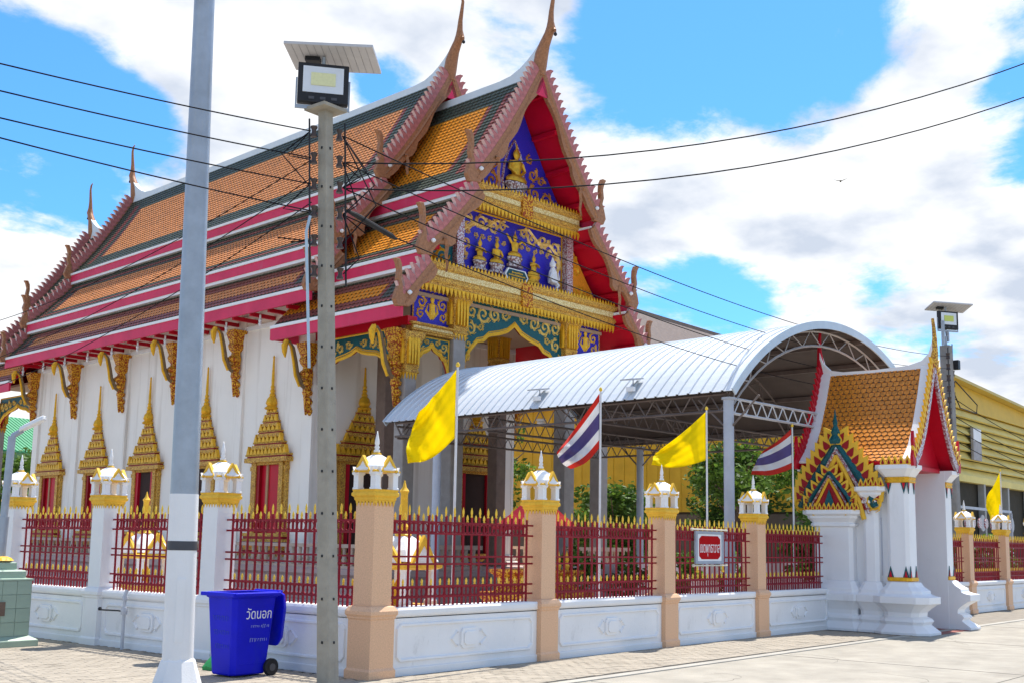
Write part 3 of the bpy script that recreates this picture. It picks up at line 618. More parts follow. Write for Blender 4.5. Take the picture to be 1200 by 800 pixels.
# --- gable edges: bargeboards, fins, end horns, roof finial
fb = MB(); fin_out = [(-.12,-.06),(.11,-.06),(.15,.08),(.12,.24),(.15,.40),(.03,.33),(-.07,.18)]
fb.prism(fin_out, (0,-.06,0), (1,0,0), (0,0,1), (0,1,0), .12, 0, 1); finme = fb.mesh('crest_fin', [FIN, mat('pale_fin_edge', (.60,.42,.40), .5, .2, 9)])
hornp = [(-.25,-.20),(.22,-.26),(.34,-.05),(.26,.22),(.17,.42),(.24,.62),(.20,.90),(.27,1.12),(.36,1.24),(.18,1.26),(.09,1.08),(.07,.82),(.10,.60),(.02,.40),(.02,.20),(-.12,.05)]
def gable_trim(y, T, face, main=False):
    for k, prof in enumerate(T):
        for sx in (-1, 1):
            Lg = prof_len(prof); n = 18; upp = []; low = []
            for i in range(n+1):
                p, nn = prof_at(prof, Lg*i/n); t = i/n
                upp.append(p+nn*.10)
                wv = -.20-.07*math.sin(t*math.pi*(5 if k == 0 else 4 if k == 1 else 3))
                if k < 2 and .60 < t < .80: wv -= .22*math.sin((t-.60)/.20*math.pi)
                low.append(p+nn*wv)
            b = MB(); b.prism([(sx*p.x, p.y) for p in upp]+[(sx*p.x, p.y) for p in reversed(low)], (0, y-.07 if face < 0 else y-.05, 0), (1,0,0), (0,0,1), (0,1,0), .12)
            # raised mid rib and hanging curl
            cl = [prof_at(prof, Lg*i/n) for i in range(n+1)]
            yf = y-.07 if face < 0 else y+.07
            b.ribbon([(sx*(p.x-nn.x*.06), p.y-nn.y*.06) for p, nn in cl], [.09]*(n+1), (0,yf,0), (1,0,0), (0,0,1), (0,face,0), .035, 0)
            if k < 2:
                p, nn = prof_at(prof, Lg*.80); q = p-nn*.30
                b.ribbon([(sx*(q.x+.10),q.y+.20),(sx*(q.x-.02),q.y+.22),(sx*(q.x-.08),q.y+.02),(sx*(q.x-.04),q.y-.22),(sx*(q.x-.10),q.y-.50),(sx*(q.x-.04),q.y-.72)], [.14,.15,.14,.13,.09,.01], (0,y-.08*1,0), (1,0,0), (0,0,1), (0,face,0), .06, 0)
            ob = b.build('bargeboard', BARGE, temple)
            m = int(Lg/.235)
            for i in range(m):
                p, nn = prof_at(prof, (i+.45)*Lg/m)
                inst('crest_fin', finme, ob, (sx*(p.x+nn.x*.10), y, p.y+nn.y*.10), (0, sx*R(30-6*k), 0), (sx, 1, 1))
            hb = MB(); e = prof[-1]; s_ = (1.0, .95, .85)[k]
            hb.prism([(p*s_, q*s_) for p, q in hornp], (sx*(e[0]+.02), y-.08, e[1]+.06), (sx,0,0), (0,0,1), (0,1,0), .16); hb.build('end_horn', BARGE, temple, bevel=.02)
            b = MB(); b.lathe([(.02,-.06),(.06,-.03),(.07,.0),(.06,.03),(.02,.06)], 8, (sx*(e[0]-.15), y+face*.13, e[1]+.25)); b.build('boss', TRIM, temple)
    zA = T[0][0][1]; f = face; b = MB()
    pth = [(.0,-.25),(-.05,.1),(.02,.45),(.14,.75),(.30,1.02),(.40,1.20),(.38,1.42),(.40,1.75),(.46,2.10),(.50,2.38),(.44,2.60),(.30,2.68)]
    b.tube([(0, y+f*p, zA+.15+q) for p, q in pth], [.13,.22,.21,.17,.14,.15,.10,.075,.06,.05,.04,.012], 10)
    b.tube([(0, y+f*.42, zA+1.33), (0, y+f*.56, zA+1.24), (0, y+f*.60, zA+1.12)], [.07,.05,.01], 6)
    b.build('roof_finial', BARGE, temple, smooth=True)
    b = MB(); b.lathe([(.01,-.07),(.05,-.04),(.055,.0),(.03,.05),(.01,.07)], 8, (0, y+f*.58, zA+1.10)); b.build('finial_bell', BLK, temple, smooth=True)
    b = MB(); b.prism([(-.28,zA-.75),(.28,zA-.75),(.05,zA-.15),(-.05,zA-.15)], (0,y+f*.02,0), (1,0,0), (0,0,1), (0,f,0), .05); b.build('apex_board', PINK, temple)
gable_trim(0, TF, -1); gable_trim(4.1, TM, -1); gable_trim(25.6, TM, 1); gable_trim(29.7, TB, 1)
# gable infill behind the main roof edges
def gable_fill(y, T, m, name, z0):
    b = MB(); pts = [(p[0]-.10, p[1]-.16) for p in T[0]]+[(p[0]-.12, p[1]-.16) for p in T[1]]+[(p[0]-.14,p[1]-.16) for p in T[2] if p[1] > z0]
    pts = [(max(p,0.0), q) for p, q in pts]; last = pts[-1]
    full = [(-p, q) for p, q in reversed(pts)]+pts[1:] if pts[0][0] == 0 else [(-p, q) for p, q in reversed(pts)]+pts
    full = full+[(last[0]-.02, z0), (-last[0]+.02, z0)]
    b.prism(full, (0,y,0), (1,0,0), (0,0,1), (0,1,0), .05); return b.build(name, m, temple)
gable_fill(5.0, TM, DRED, 'main_gable_board', 9.0); gable_fill(24.7, TM, DRED, 'rear_gable_board', 9.0); gable_fill(28.9, TB, DRED, 'rear_porch_board', 8.2)
# purlins under the overhang of the porch roof
for k, prof in enumerate(TF):
    for sx in (-1, 1):
        Lg = prof_len(prof); n = (4, 3, 2)[k]
        for i in range(n):
            p, nn = prof_at(prof, (i+.5)*Lg/n); q = p-nn*.19; b = MB()
            b.box(sx*q.x-.07, .06, q.y-.08, sx*q.x+.07, 1.04, q.y+.06); b.build('purlin', RED, temple)
# --- porch front: panels at y = 1.0
PY = 1.0
U, V, Wf = (1,0,0), (0,0,1), (0,-1,0)
gable_fill(PY+.10, TF, BLUE, 'gable_panel', 8.8)
def beam(x0, x1, z0, z1, y0, y1, name, fr=True, top=True):
    h = z1-z0; b = MB()
    b.mould(x0, y0, x1, y1, [(0,z0),(.0,z0+h*.15),(.05,z0+h*.22),(.05,z0+h*.38),(.0,z0+h*.42),(.0,z0+h*.74),(.07,z0+h*.82),(.09,z0+h)], 0)
    ob = b.build(name, GOLDF, temple)
    if fr:
        b = MB(); n = int((x1-x0)/.155)
        for i in range(n):
            xc = x0+(i+.5)*(x1-x0)/n; b.prism([(xc-.072,z0+.02),(xc+.072,z0+.02),(xc+.05,z0-.08),(xc,z0-.22),(xc-.05,z0-.08)], (0,y0,0), U, V, Wf, .03)
        b.build('hanging_fringe', GOLD, ob)
    if top:
        b = MB(); n = int((x1-x0)/.14)
        for i in range(n):
            xc = x0+(i+.5)*(x1-x0)/n; b.prism([(xc-.065,z1),(xc+.065,z1),(xc,z1+.14)], (0,y0-.03,0), U, V, Wf, .03)
        b.build('top_cresting', GOLD, ob)
    for a_, c_ in (((x0+.03,-.23),(.23,x1-.03)) if x0 < 0 < x1 else ((x0+.03,x1-.03),)):
        b = MB(); b.box(a_, y0-.012, z0+h*.46, c_, y0-.001, z0+h*.72); b.build('mosaic_band', mat('pale_mosaic_band', (.80,.66,.34), .4, .3, 30, .5, vor=(26,(.60,.40,.14))), ob)
    if x0 < 0 < x1:
        b = MB(); b.box(-.22, y0-.10, z0-.02, .22, y0-.005, z1+.01); b.build('beam_boss', GOLDC, ob)
    return ob
beam(-4.25, 4.25, 8.70, 9.36, .50, 1.08, 'gable_beam')
beam(-2.52, 2.52, 11.48, 12.08, .55, 1.08, 'upper_gable_beam')
for sx in (-1, 1):
    b = MB(); b.mould(sx*2.42-.14, .84, sx*2.42+.14, 1.08, [(0,9.36),(0,11.46)]); b.build('mosaic_post', SILV, temple)
    b = MB(); b.prism([(sx*2.60,9.38),(sx*4.05,9.38),(sx*3.4,10.15),(sx*2.60,11.2)], (0,PY+.02,0), U, V, Wf, .03, 0); b.build('side_gable_panel', ORANGE if sx > 0 else TEAL, temple)
    b = MB()
    for c, s_, d in (((sx*2.98,9.75),.26,sx), ((sx*3.5,9.66),.20,-sx), ((sx*2.85,10.35),.20,-sx), ((sx*2.78,10.8),.12,sx)):
        b = MB(); b.scroll(c, s_, d, R(200), (0,PY-.012,0), U, V, Wf, .05); b.build('gilded_scroll', GOLD, temple)
# blue story panel scrolls
PGR = mat('pale_gold_relief', (.80,.56,.20), .45, .15, 10, metal=.2)
for sx in (-1, 1):
    b = MB()
    for c, s_, d, a in (((sx*1.92,10.98),.27,sx,200), ((sx*1.38,11.10),.24,-sx,20), ((sx*.88,11.06),.22,sx,150), ((sx*.45,11.20),.17,-sx,60), ((sx*2.0,10.42),.22,-sx,120), ((sx*2.08,9.98),.15,sx,100)):
        b = MB(); b.scroll(c, s_, d, R(a), (0,PY+.095,0), U, V, Wf, .07); b.build('gilded_scroll', PGR, temple)
    b = MB(); b.ribbon([(sx*.2,11.22),(sx*.7,11.34),(sx*1.2,10.98),(sx*1.7,11.05),(sx*2.12,10.75),(sx*2.10,10.2),(sx*2.2,9.9)], [.02,.1,.13,.13,.13,.1,.02], (0,PY+.095,0), U, V, Wf, .06); b.build('gilded_vine', PGR, temple)
    for i in range(9):
        b = MB(); b.scroll((sx*(2.14-.02*(i%2)), 9.55+.13*i) if i < 3 else (sx*(1.9-.3*(i-3)), 10.72-.03*((i-3)%2)), .085, sx*(1 if i%2 else -1), R(70*i), (0,PY+.095,0), U, V, Wf, .05); b.build('gilded_scroll', PGR, temple)
for sx in (-1, 1):
    b = MB()
    for c, s_, d, a in (((sx*.95,12.55),.27,sx,100), ((sx*1.55,12.45),.24,-sx,200), ((sx*.85,13.15),.22,-sx,60), ((sx*1.25,13.0),.16,sx,0), ((sx*.7,13.6),.15,sx,90), ((sx*2.0,12.35),.14,sx,90)):
        b = MB(); b.scroll(c, s_, d, R(a), (0,PY+.095,0), U, V, Wf, .06); b.build('gilded_scroll', mat('copper_gold_relief', (.62,.27,.05), .45, .15, 10, metal=.2), temple)
# --- gable statues
def seated(x, z, h, m_f, m_p, name, arms=0, lean=0):
    t = MB(); w_ = h*.24; ph = h*.27
    t.lathe([(w_*1.25,0),(w_*1.25,ph*.2),(w_*1.0,ph*.3),(w_*.9,ph*.55),(w_*1.1,ph*.75),(w_*1.2,ph*.85),(w_*1.15,ph)], 10, (x, PY-.02, z), 1, 0, 1, .45)
    c = (x, PY-.02, z+ph)
    t.lathe([(w_*.4,0),(w_*1.02,h*.02),(w_*1.08,h*.07),(w_*.8,h*.13),(w_*.45,h*.16),(w_*.46,h*.22),(w_*.60,h*.36),(w_*.62,h*.40),(w_*.30,h*.425),(w_*.18,h*.44),(w_*.20,h*.46),(w_*.33,h*.50),(w_*.34,h*.55),(w_*.24,h*.60),(w_*.13,h*.63),(w_*.10,h*.67),(.006,h*.74)], 10, c, 0, 0, 1, .45)
    for s_ in (-1, 1):
        sh = (x+s_*w_*.58, PY-.02, z+ph+h*.385)
        if arms == 0: pts = [sh, (x+s_*w_*.80, PY-.05, z+ph+h*.25), (x+s_*w_*.30, PY-.12, z+ph+h*.17)]
        elif arms == 1: pts = [sh, (x+s_*w_*.85, PY-.06, z+ph+h*.30), (x+s_*w_*.08, PY-.13, z+ph+h*.34)]
        else: pts = [sh, (x+s_*w_*1.05, PY-.05, z+ph+h*.48), (x+s_*w_*1.55, PY-.06, z+ph+h*.40 if s_ > 0 else z+ph+h*.58)]
        t.tube(pts, [w_*.17,w_*.15,w_*.11], 6)
    return t.build(name, [m_f, m_p], temple, smooth=True)
SG = mat('statue_gold', (.62,.34,.03), .35, .25, 8, .2, 30, metal=.6); SS = mat('silver_lotus', (.55,.50,.50), .4, .3, 20, .5, metal=.3, vor=(16,(.2,.1,.1)))
seated(-1.50, 9.62, 1.02, SG, SS, 'kneeling_figure', 1); seated(-.78, 9.64, 1.10, SG, SS, 'seated_figure', 0); seated(0, 9.98, 1.15, SG, SS, 'dancing_figure', 2); seated(.86, 9.60, 1.0, SG, SG, 'kneeling_figure', 1)
b = MB(); c = 1.66; yq = PY-.10
b.lathe([(.05,0),(.18,.05),(.2,.2),(.15,.42),(.08,.55)], 8, (c,yq,9.72), 0, 0, 1, .7); b.lathe([(.03,0),(.11,.05),(.12,.14),(.06,.24),(.02,.34)], 8, (c-.06,yq-.04,10.24), 0, 0, 1, .8)
b.tube([(c+.05,yq,9.85),(c+.24,yq,9.72),(c+.1,yq-.05,9.58),(c+.28,yq-.05,9.52)], [.08,.08,.06,.05], 6); b.tube([(c-.1,yq-.05,10.05),(c-.22,yq-.1,9.92),(c-.15,yq-.12,9.78)], [.06,.05,.035], 6); b.tube([(c+.14,yq,9.8),(c+.3,yq,9.95),(c+.26,yq,10.15)], [.03,.03,.015], 5)
b.build('white_monkey_figure', mat('silver_white', (.72,.72,.75), .4, .15, 12), temple, smooth=True)
seated(0.0, 12.16, 1.75, SG, SS, 'seated_figure', 0)
b = MB(); b.ribbon([(-.42,12.3),(-.50,12.7),(-.42,13.2),(-.26,13.65),(0,14.05),(.26,13.65),(.42,13.2),(.50,12.7),(.42,12.3)], [.1]*9, (0,PY+.095,0), U, V, Wf, .06); b.build('halo_frame', SILV, temple)
b = MB(); b.ribbon([(-2.26,9.42),(-2.26,11.44),(2.26,11.44),(2.26,9.42),(-2.26,9.42)], [.07]*5, (0,PY+.095,0), U, V, Wf, .05); b.build('panel_frame', GOLD, temple)
# plaque
oc = [(-.52,0),(-.38,-.2),(.38,-.2),(.52,0),(.38,.2),(-.38,.2)]
b = MB(); b.prism(oc, (0,PY-.06,9.70), U, V, Wf, .06, 0); b.prism([(p*.88,q*.84) for p, q in oc], (0,PY-.121,9.70), U, V, Wf, .006, 1); pl = b.build('plaque', [TRIM, mat('dark_teal_plaque', (.01,.07,.08), .5)], temple)
b = MB()
for z, w_ in ((.085,.22), (0,.36), (-.085,.26)):
    x = -w_
    while x < w_: l = random.uniform(.025,.06); b.box(x, PY-.131, 9.70+z-.022, x+l, PY-.1275, 9.70+z+random.choice((.016,.022,.03))); x += l+.016
b.build('plaque_lettering', GOLD, pl)
# --- cusped arches
def arch_panel(o, u, w, hw, ztop, zf, za, scr, name, th=.12):
    h = za-zf; half = [(hw*.97,zf),(hw*.93,zf+h*.10),(hw*.97,zf+h*.18),(hw*.86,zf+h*.42),(hw*.72,zf+h*.60),(hw*.60,zf+h*.64),(hw*.50,zf+h*.74),(hw*.30,zf+h*.80),(hw*.14,zf+h*.87),(0.03,zf+h*.985)]
    arc = half+[(0,za)]+[(-p,q) for p, q in reversed(half)]
    b = MB(); b.prism([(hw,ztop),(hw,zf)]+arc+[(-hw,zf),(-hw,ztop)], o, u, (0,0,1), w, th, 0, 1); ob = b.build(name, [TEAL, DRED], temple)
    wv = Vector(w).normalized(); f = Vector(o)+wv*th
    b = MB(); b.ribbon(arc, [.11]*len(arc), f, u, (0,0,1), w, .05)
    b.ribbon([(p*1.0, q+.09) for p, q in arc], [.035]*len(arc), f, u, (0,0,1), w, .03)
    b.ribbon([(-hw+.03,zf),(-hw+.03,ztop-.03),(hw-.03,ztop-.03),(hw-.03,zf)], [.06]*4, f, u, (0,0,1), w, .03)
    b.build('gilded_border', YEL, ob)
    for c, s_, d, a in scr:
        for sg in (-1, 1):
            b = MB(); b.scroll((sg*c[0], c[1]), s_, d*sg, R(a) if sg > 0 else R(180-a), f, u, (0,0,1), w, .05); b.build('gilded_scroll', mat('bright_gold_relief', (.82,.58,.16), .45, .15, 10, metal=.2), ob)
    return ob
arch_panel((0,PY+.06,0), (1,0,0), (0,-1,0), 2.2, 8.70, 6.40, 8.18, [((.42,8.44),.17,1,180),((.85,8.36),.22,-1,60),((1.35,8.30),.25,1,200),((1.82,8.34),.22,-1,90),((1.86,7.80),.20,1,80),((1.95,7.35),.15,-1,80),((2.0,6.95),.12,1,80),((1.45,7.92),.12,-1,0)], 'centre_arch')
for sx in (-1, 1):
    arch_panel((sx*3.35,PY+.06,0), (1,0,0), (0,-1,0), .68, 7.34, 6.20, 7.10, [((.45,7.10),.15,1,200),((.2,7.20),.09,-1,60),((.54,6.75),.09,1,80)], 'side_arch')
    beam(sx*3.38-.82, sx*3.38+.82, 7.36, 7.64, .80, 1.10, 'side_beam', False, False)
    b = MB(); b.box(sx*3.35-.72, PY-.02, 7.64, sx*3.35+.72, PY+.06, 8.72); b.build('side_panel', BLUE, temple)
    b = MB(); o = (sx*3.35, PY-.02, 8.18)
    for sg in (-1, 1):
        b.scroll((sg*.40,.12), .17, sg, R(90), o, U, V, Wf, .04); b.scroll((sg*.42,-.22), .15, -sg, R(60), o, U, V, Wf, .04); b.ribbon([(0,-.32),(sg*.22,-.12),(sg*.16,.1)], [.12,.09,.01], o, U, V, Wf, .04)
    b.lathe([(.03,-.30),(.13,-.22),(.10,-.02),(.12,.08),(.05,.14),(.08,.22),(.05,.30),(.01,.42)], 8, (o[0],o[1]-.02,o[2]), 0, 0, 1, .5); b.build('gilded_guardian', YEL, temple)
    b = MB(); b.ribbon([(-.7,-.5),(-.7,.5),(.7,.5),(.7,-.5),(-.7,-.5)], [.07]*5, o, U, V, Wf, .04); b.build('panel_frame', GOLDF, temple)
# side arches of the porch (between corner column and hall wall)
for sx in (-1, 1):
    arch_panel((sx*4.16, 3.15, 0), (0,1,0), (sx,0,0), 1.82, 7.55, 6.25, 7.10, [((.35,7.28),.13,1,180),((.75,7.22),.16,-1,60),((1.15,7.18),.17,1,200),((1.5,7.10),.16,-1,90),((1.6,6.75),.12,1,80)], 'porch_side_arch')
    b = MB(); b.box(min(sx*4.0,sx*4.34), .85, 7.55, max(sx*4.0,sx*4.34), 5.1, 7.80); b.build('porch_side_beam', RED, temple)
# --- porch columns with lotus capitals
def column(x, y, zt, zc, w_, m=STONE):
    b = MB(); b.mould(x-w_, y-w_, x+w_, y+w_, [(.08,.86),(.08,1.0),(.03,1.06),(0,1.1),(0,zc)]); b.build('porch_column', m, temple, bevel=.03)
    b = MB(); h = zt-zc
    b.mould(x-w_, y-w_, x+w_, y+w_, [(.01,zc-.05),(.05,zc),(.02,zc+h*.08),(.05,zc+h*.16),(.01,zc+h*.22),(.03,zc+h*.34),(.02,zc+h*.5),(.06,zc+h*.72),(.14,zc+h*.9),(.16,zc+h)], 0)
    for i in range(4):
        for sx in (-1, 1):
            q = -w_+ (i+.5)*w_*.5
            b.prism([(q-.022,zc+h*.2),(q+.022,zc+h*.2),(q+.05,zc+h*.8),(q,zc+h),(q-.05,zc+h*.8)], (x,y+sx*(w_+.02),0), U, V, (0,sx,0), .10, 1)
            b.prism([(q-.022,zc+h*.2),(q+.022,zc+h*.2),(q+.05,zc+h*.8),(q,zc+h),(q-.05,zc+h*.8)], (x+sx*(w_+.02),y,0), (0,1,0), V, (sx,0,0), .10, 1)
            b.prism([(q-.05,zc),(q+.05,zc),(q,zc-.2)], (x,y+sx*(w_+.0),0), U, V, (0,sx,0), .03, 1); b.prism([(q-.05,zc),(q+.05,zc),(q,zc-.2)], (x+sx*w_,y,0), (0,1,0), V, (sx,0,0), .03, 1)
    b.build('column_capital', [GOLDF, GOLD], temple)
for sx in (-1, 1):
    column(sx*2.42, 1.02, 8.68, 7.55, .24); column(sx*4.18, 1.05, 7.34, 6.25, .21); column(sx*2.42, 4.0, 8.68, 7.55, .22, BRN); column(sx*4.18, 28.6, 7.34, 6.25, .21)
b = MB(); b.box(-4.1, .9, 8.45, 4.1, 5.1, 8.55); b.build('porch_ceiling', mat('porch_ceiling_paint', (.42,.30,.22), .7, .1, 1), temple)
b = MB(); b.box(-4.1, 24.5, 8.0, 4.1, 28.8, 8.1); b.build('rear_porch_ceiling', MATS['porch_ceiling_paint'], temple)
for sx in (-1, 1):
    arch_panel((sx*4.16, 26.5, 0), (0,1,0), (sx,0,0), 1.82, 7.55, 6.25, 7.10, [((.35,7.28),.13,1,180),((.75,7.22),.16,-1,60),((1.15,7.18),.17,1,200),((1.5,7.10),.16,-1,90)], 'porch_side_arch')
# --- eave brackets
def bracket(x, y, zt, sx, reach=.86):
    root = MB()
    root.mould(min(x,x+sx*.34), y-.14, max(x,x+sx*.34), y+.14, [(.10,zt),(.08,zt-.12),(.0,zt-.40),(.03,zt-.50),(.0,zt-.62),(-.06,zt-.72),(-.03,zt-.9),(-.05,zt-1.2),(-.08,zt-1.5),(-.11,zt-1.9),(-.135,zt-2.15)], 0)
    for i in range(5):
        z = zt-.98-i*.27; r0 = .23-.033*i
        root.lathe([(.02,-.10),(r0*.9,-.02),(r0,.06),(r0*.5,.16),(.02,.2)], 7, (x+sx*(.24-.05*i), y, z), 0)
    ob = root.build('eave_bracket', GOLDC, temple)
    P = lambda o, z: (x+sx*o, y, zt+z)
    b = MB(); b.tube([P(.20,-1.35),P(.40,-1.22),P(.55,-.92),P(.62,-.55),P(.72,-.2),P(.86,-.04),P(.99,-.10)], [.08,.09,.075,.06,.055,.05,.04], 8); b.build('bracket_arm', mat('brown_arm', (.19,.12,.06), .5, .3, 9, .4), ob, smooth=True)
    b = MB(); b.tube([P(.96,-.02),P(1.03,-.16),P(1.02,-.36),P(.99,-.52)], [.075,.10,.075,.02], 7); b.tube([P(.44,-1.32),P(.61,-1.0),P(.69,-.6),P(.80,-.18),P(.95,.02)], [.045,.05,.045,.04,.03], 6); b.build('bracket_tassel', GOLD, ob, smooth=True)
for sx in (-1, 1):
    for y in (FW+.05, 9.12, 12.97, 16.82, 20.67, RW-.1): bracket(sx*(HW+.10), y, 8.30 if y > 6 else 7.45, sx)
    bracket(sx*4.40, 1.05, 7.40, sx, .8); bracket(sx*4.40, 28.6, 7.40, sx, .8)
for sx in (-1, 1):
    for i in range(30):
        y = .5+i*.98
        if 4.9 < y < 24.6:
            b = MB(); b.box(min(sx*4.3,sx*5.2), y-.05, 8.46, max(sx*4.3,sx*5.2), y+.05, 8.58); b.build('eave_rafter', RED, temple)
    for y in [FW+2.0+1.93*i for i in range(10)]:
        b = MB(); b.lathe([(.02,8.15),(.05,8.2),(.035,8.27),(.06,8.32),(.03,8.38),(.03,8.50)], 7, (sx*5.0,y,0)); b.build('eave_bell', TRIM, temple)
# --- windows and doors with tiered gilded crowns
def opening(o, u, w, hw, z0, z1, spire, openp, name):
    o, u, w = Vector(o), Vector(u), Vector(w)
    def P(bm, x0, x1, za, zb, d0, d1, m=0):
        bm.prism([(x0,za),(x1,za),(x1,zb),(x0,zb)], o+w*d0, u, (0,0,1), w, d1-d0, m)
    f = MB()
    for s_ in (-1, 1):
        a, c = sorted((s_*hw, s_*(hw+.20))); P(f, a, c, z0, z1, 0, .16); a, c = sorted((s_*(hw+.20), s_*(hw+.34))); P(f, a, c, z0, z1, 0, .10); P(f, a-.02, c+.02, z1-.25, z1-.12, 0, .13)
    P(f, -hw, hw, z1-.08, z1, 0, .14)
    root = f.build(name, GOLDF, temple)
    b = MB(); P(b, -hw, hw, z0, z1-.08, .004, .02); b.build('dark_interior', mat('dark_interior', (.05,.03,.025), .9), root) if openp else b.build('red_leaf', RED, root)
    if openp:
        for s_ in (-1, 1):
            a, c = sorted((s_*hw, s_*(hw-.18))); b = MB(); P(b, a, c, z0, z1-.08, .02, .12); b.build('open_shutter', RED, root)
    else:
        b = MB(); P(b, -hw, -hw+.16, z0, z1-.08, .02, .12); b.build('open_shutter', DRED, root)
        b = MB(); P(b, -hw*.3, -hw*.12, z0, z1-.08, .02, .06); b.build('jamb', mat('tan_jamb', (.42,.22,.11), .5), root)
    # base mouldings
    b = MB(); zb = z0
    for i, (e, h, m) in enumerate(((.46,.10,0),(.40,.08,1),(.52,.09,0),(.44,.07,2),(.38,.10,3),(.46,.08,0),(.54,.10,1),(.60,.08,0))):
        P(b, -hw-e, hw+e, zb-h, zb, 0, .14+e*.28, m); zb -= h
    b.build('sill_mouldings', [GOLDF, DRED, BLUE, ORANGE], root)
    b = MB()
    z = z1; hwk = hw+.52; n = 7; lv = [(.34,.0),(.40,.0),(.36,0),(.32,0),(.28,0)]
    tot = 5
    for k in range(tot):
        h = (.42,.40,.36,.31,.27)[k]; wk = hwk*(1, .70, .52, .36, .23)[k]; d = .26*(1, .85, .72, .6, .5)[k]
        t_ = MB(); P(t_, -wk, wk, z, z+h*.34, 0, d); P(t_, -wk*.93, wk*.93, z+h*.34, z+h*.46, 0, d*.8, 2); P(t_, -wk*.97, wk*.97, z+h*.46, z+h*.6, 0, d*.95)
        nn = max(3, int(wk*2/.20)); 
        for i in range(nn):
            xc = -wk*.95+(i+.5)*wk*1.9/nn; q = wk*.9/nn; e = 1.45 if i in (0, nn-1) else (1.25 if i == nn//2 else 1)
            t_.prism([(xc-q,z+h*.5),(xc+q,z+h*.5),(xc+q*.7,z+h*.8),(xc,z+h*(.62+.42*e)),(xc-q*.7,z+h*.8)], o+w*(d*.45), u, (0,0,1), w, d*.5, 1)
        t_.build('crown_tier', [GOLDF, GOLD, DRED], root); z += h*.94
    c = o+w*.09; b = MB()
    hs = spire-z; b.lathe([(.20,0),(.24,.05),(.15,.12),(.20,.2),(.16,.34),(.09,.42)], 8, (c.x,c.y,z-.02), 0)
    b.lathe([(.075,.40),(.10,.47),(.06,.53),(.085,.6),(.05,.66),(.07,.72),(.045,.78),(.05,.95),(.042,hs*.7),(.028,hs*.95),(.04,hs*.96),(.01,hs)], 8, (c.x,c.y,z-.02), 0); b.build('crown_spire', GOLD, root, smooth=True)
    return root
for sx in (-1, 1):
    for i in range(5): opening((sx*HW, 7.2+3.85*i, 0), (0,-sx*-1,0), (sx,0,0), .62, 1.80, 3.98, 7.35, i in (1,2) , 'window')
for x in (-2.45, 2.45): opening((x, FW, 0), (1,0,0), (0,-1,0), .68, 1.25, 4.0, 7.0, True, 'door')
# stair and balustrade in front of the porch
for i in range(4):
    b = MB(); b.box(-1.6, -.9+i*.3, i*.215, 1.6, .3, (i+1)*.215-.003); b.build('stair_step', mat('step_stone', (.42,.36,.33), .7, .1, 3), temple)
for s_, a, c in ((1,-4.9,-1.8), (1,1.8,4.9)):
    b = MB(); b.box(a, .30, 1.42, c, .5, 1.54); b.box(a, .30, .86, c, .5, .96)
    x = a+.15
    while x < c: b.lathe([(.05,.96),(.08,1.1),(.045,1.25),(.06,1.42)], 6, (x,.4,0)); x += .30
    b.build('balustrade', mat('balustrade_stone', (.48,.36,.28), .6, .12, 3), temple)
for sx in (-1, 1):
    b = MB(); a, c = sorted((sx*4.95, sx*5.12)); b.box(a, .5, 1.42, c, 29, 1.52); b.box(a, .5, .86, c, 29, .93)
    y = .7
    while y < 29: b.lathe([(.05,.93),(.08,1.1),(.045,1.25),(.06,1.42)], 6, ((a+c)/2,y,0)); y += .34
    b.build('balustrade', MATS['balustrade_stone'], temple)
# ================================================================ ENTRANCE CANOPY (barrel roof, axis towards the temple)
CS, CT0, CT1 = 14.35, 1.45, 12.0
canopy = thing('canopy', 'barrel vaulted grey metal sheet canopy on steel posts before the temple', 'canopy', TW(CS, CT0), TA)
LEN = CT1-CT0; HC, ZE, RISE = 4.35, 4.66, 1.90
RAD = (HC*HC+RISE*RISE)/(2*RISE); ZC = ZE+RISE-RAD; A0 = math.asin(HC/RAD)
def arc(a, r=RAD): return (r*math.sin(a), ZC+r*math.cos(a))
b = MB(); NA = 40; rows = []
ys = []; y = 0; pitch = .27
while y < LEN-.01:
    for d, h in ((0,0),(.19,0),(.205,.028),(.25,.028),(.265,0)):
        if y+d <= LEN: ys.append((y+d, h))
    y += pitch
for i in range(NA+1):
    a = -A0+2*A0*i/NA; rows.append([(arc(a, RAD+h)[0], yy, arc(a, RAD+h)[1]) for yy, h in ys])
b.rings(rows, 0, caps=False, closed=False)
ro = b.build('roof_sheet', SHEET, canopy); md = ro.modifiers.new('Solidify', 'SOLIDIFY'); md.thickness = .012; md.offset = -1
b = MB(); rows = [[(arc(-A0+2*A0*i/NA, RAD-.03)[0], yy, arc(-A0+2*A0*i/NA, RAD-.03)[1]) for yy in (.02, LEN-.02)] for i in range(NA+1)]
b.rings(rows, 0, caps=False, closed=False); b.build('roof_lining', mat('brown_foil_lining', (.085,.066,.058), .6, .15, 1.5), canopy)
for yy in (-.03, LEN+.0):
    b = MB(); rr = []
    for i in range(NA+1):
        a = -A0+2*A0*i/NA; p, q = arc(a, RAD+.05), arc(a, RAD-.12)
        rr.append([(p[0],yy,p[1]),(p[0],yy+.03,p[1]),(q[0],yy+.03,q[1]),(q[0],yy,q[1])])
    b.rings(rr); b.build('edge_flashing', mat('blue_grey_flashing', (.55,.62,.68), .4, .08, 2, metal=.2), canopy)
for k in range(9):
    a = -A0*.96+2*A0*.96*k/8; p = arc(a, RAD-.07); b = MB(); b.box(p[0]-.035, .03, p[1]-.06, p[0]+.035, LEN-.03, p[1]+.04); b.build('purlin', DARKM, canopy)
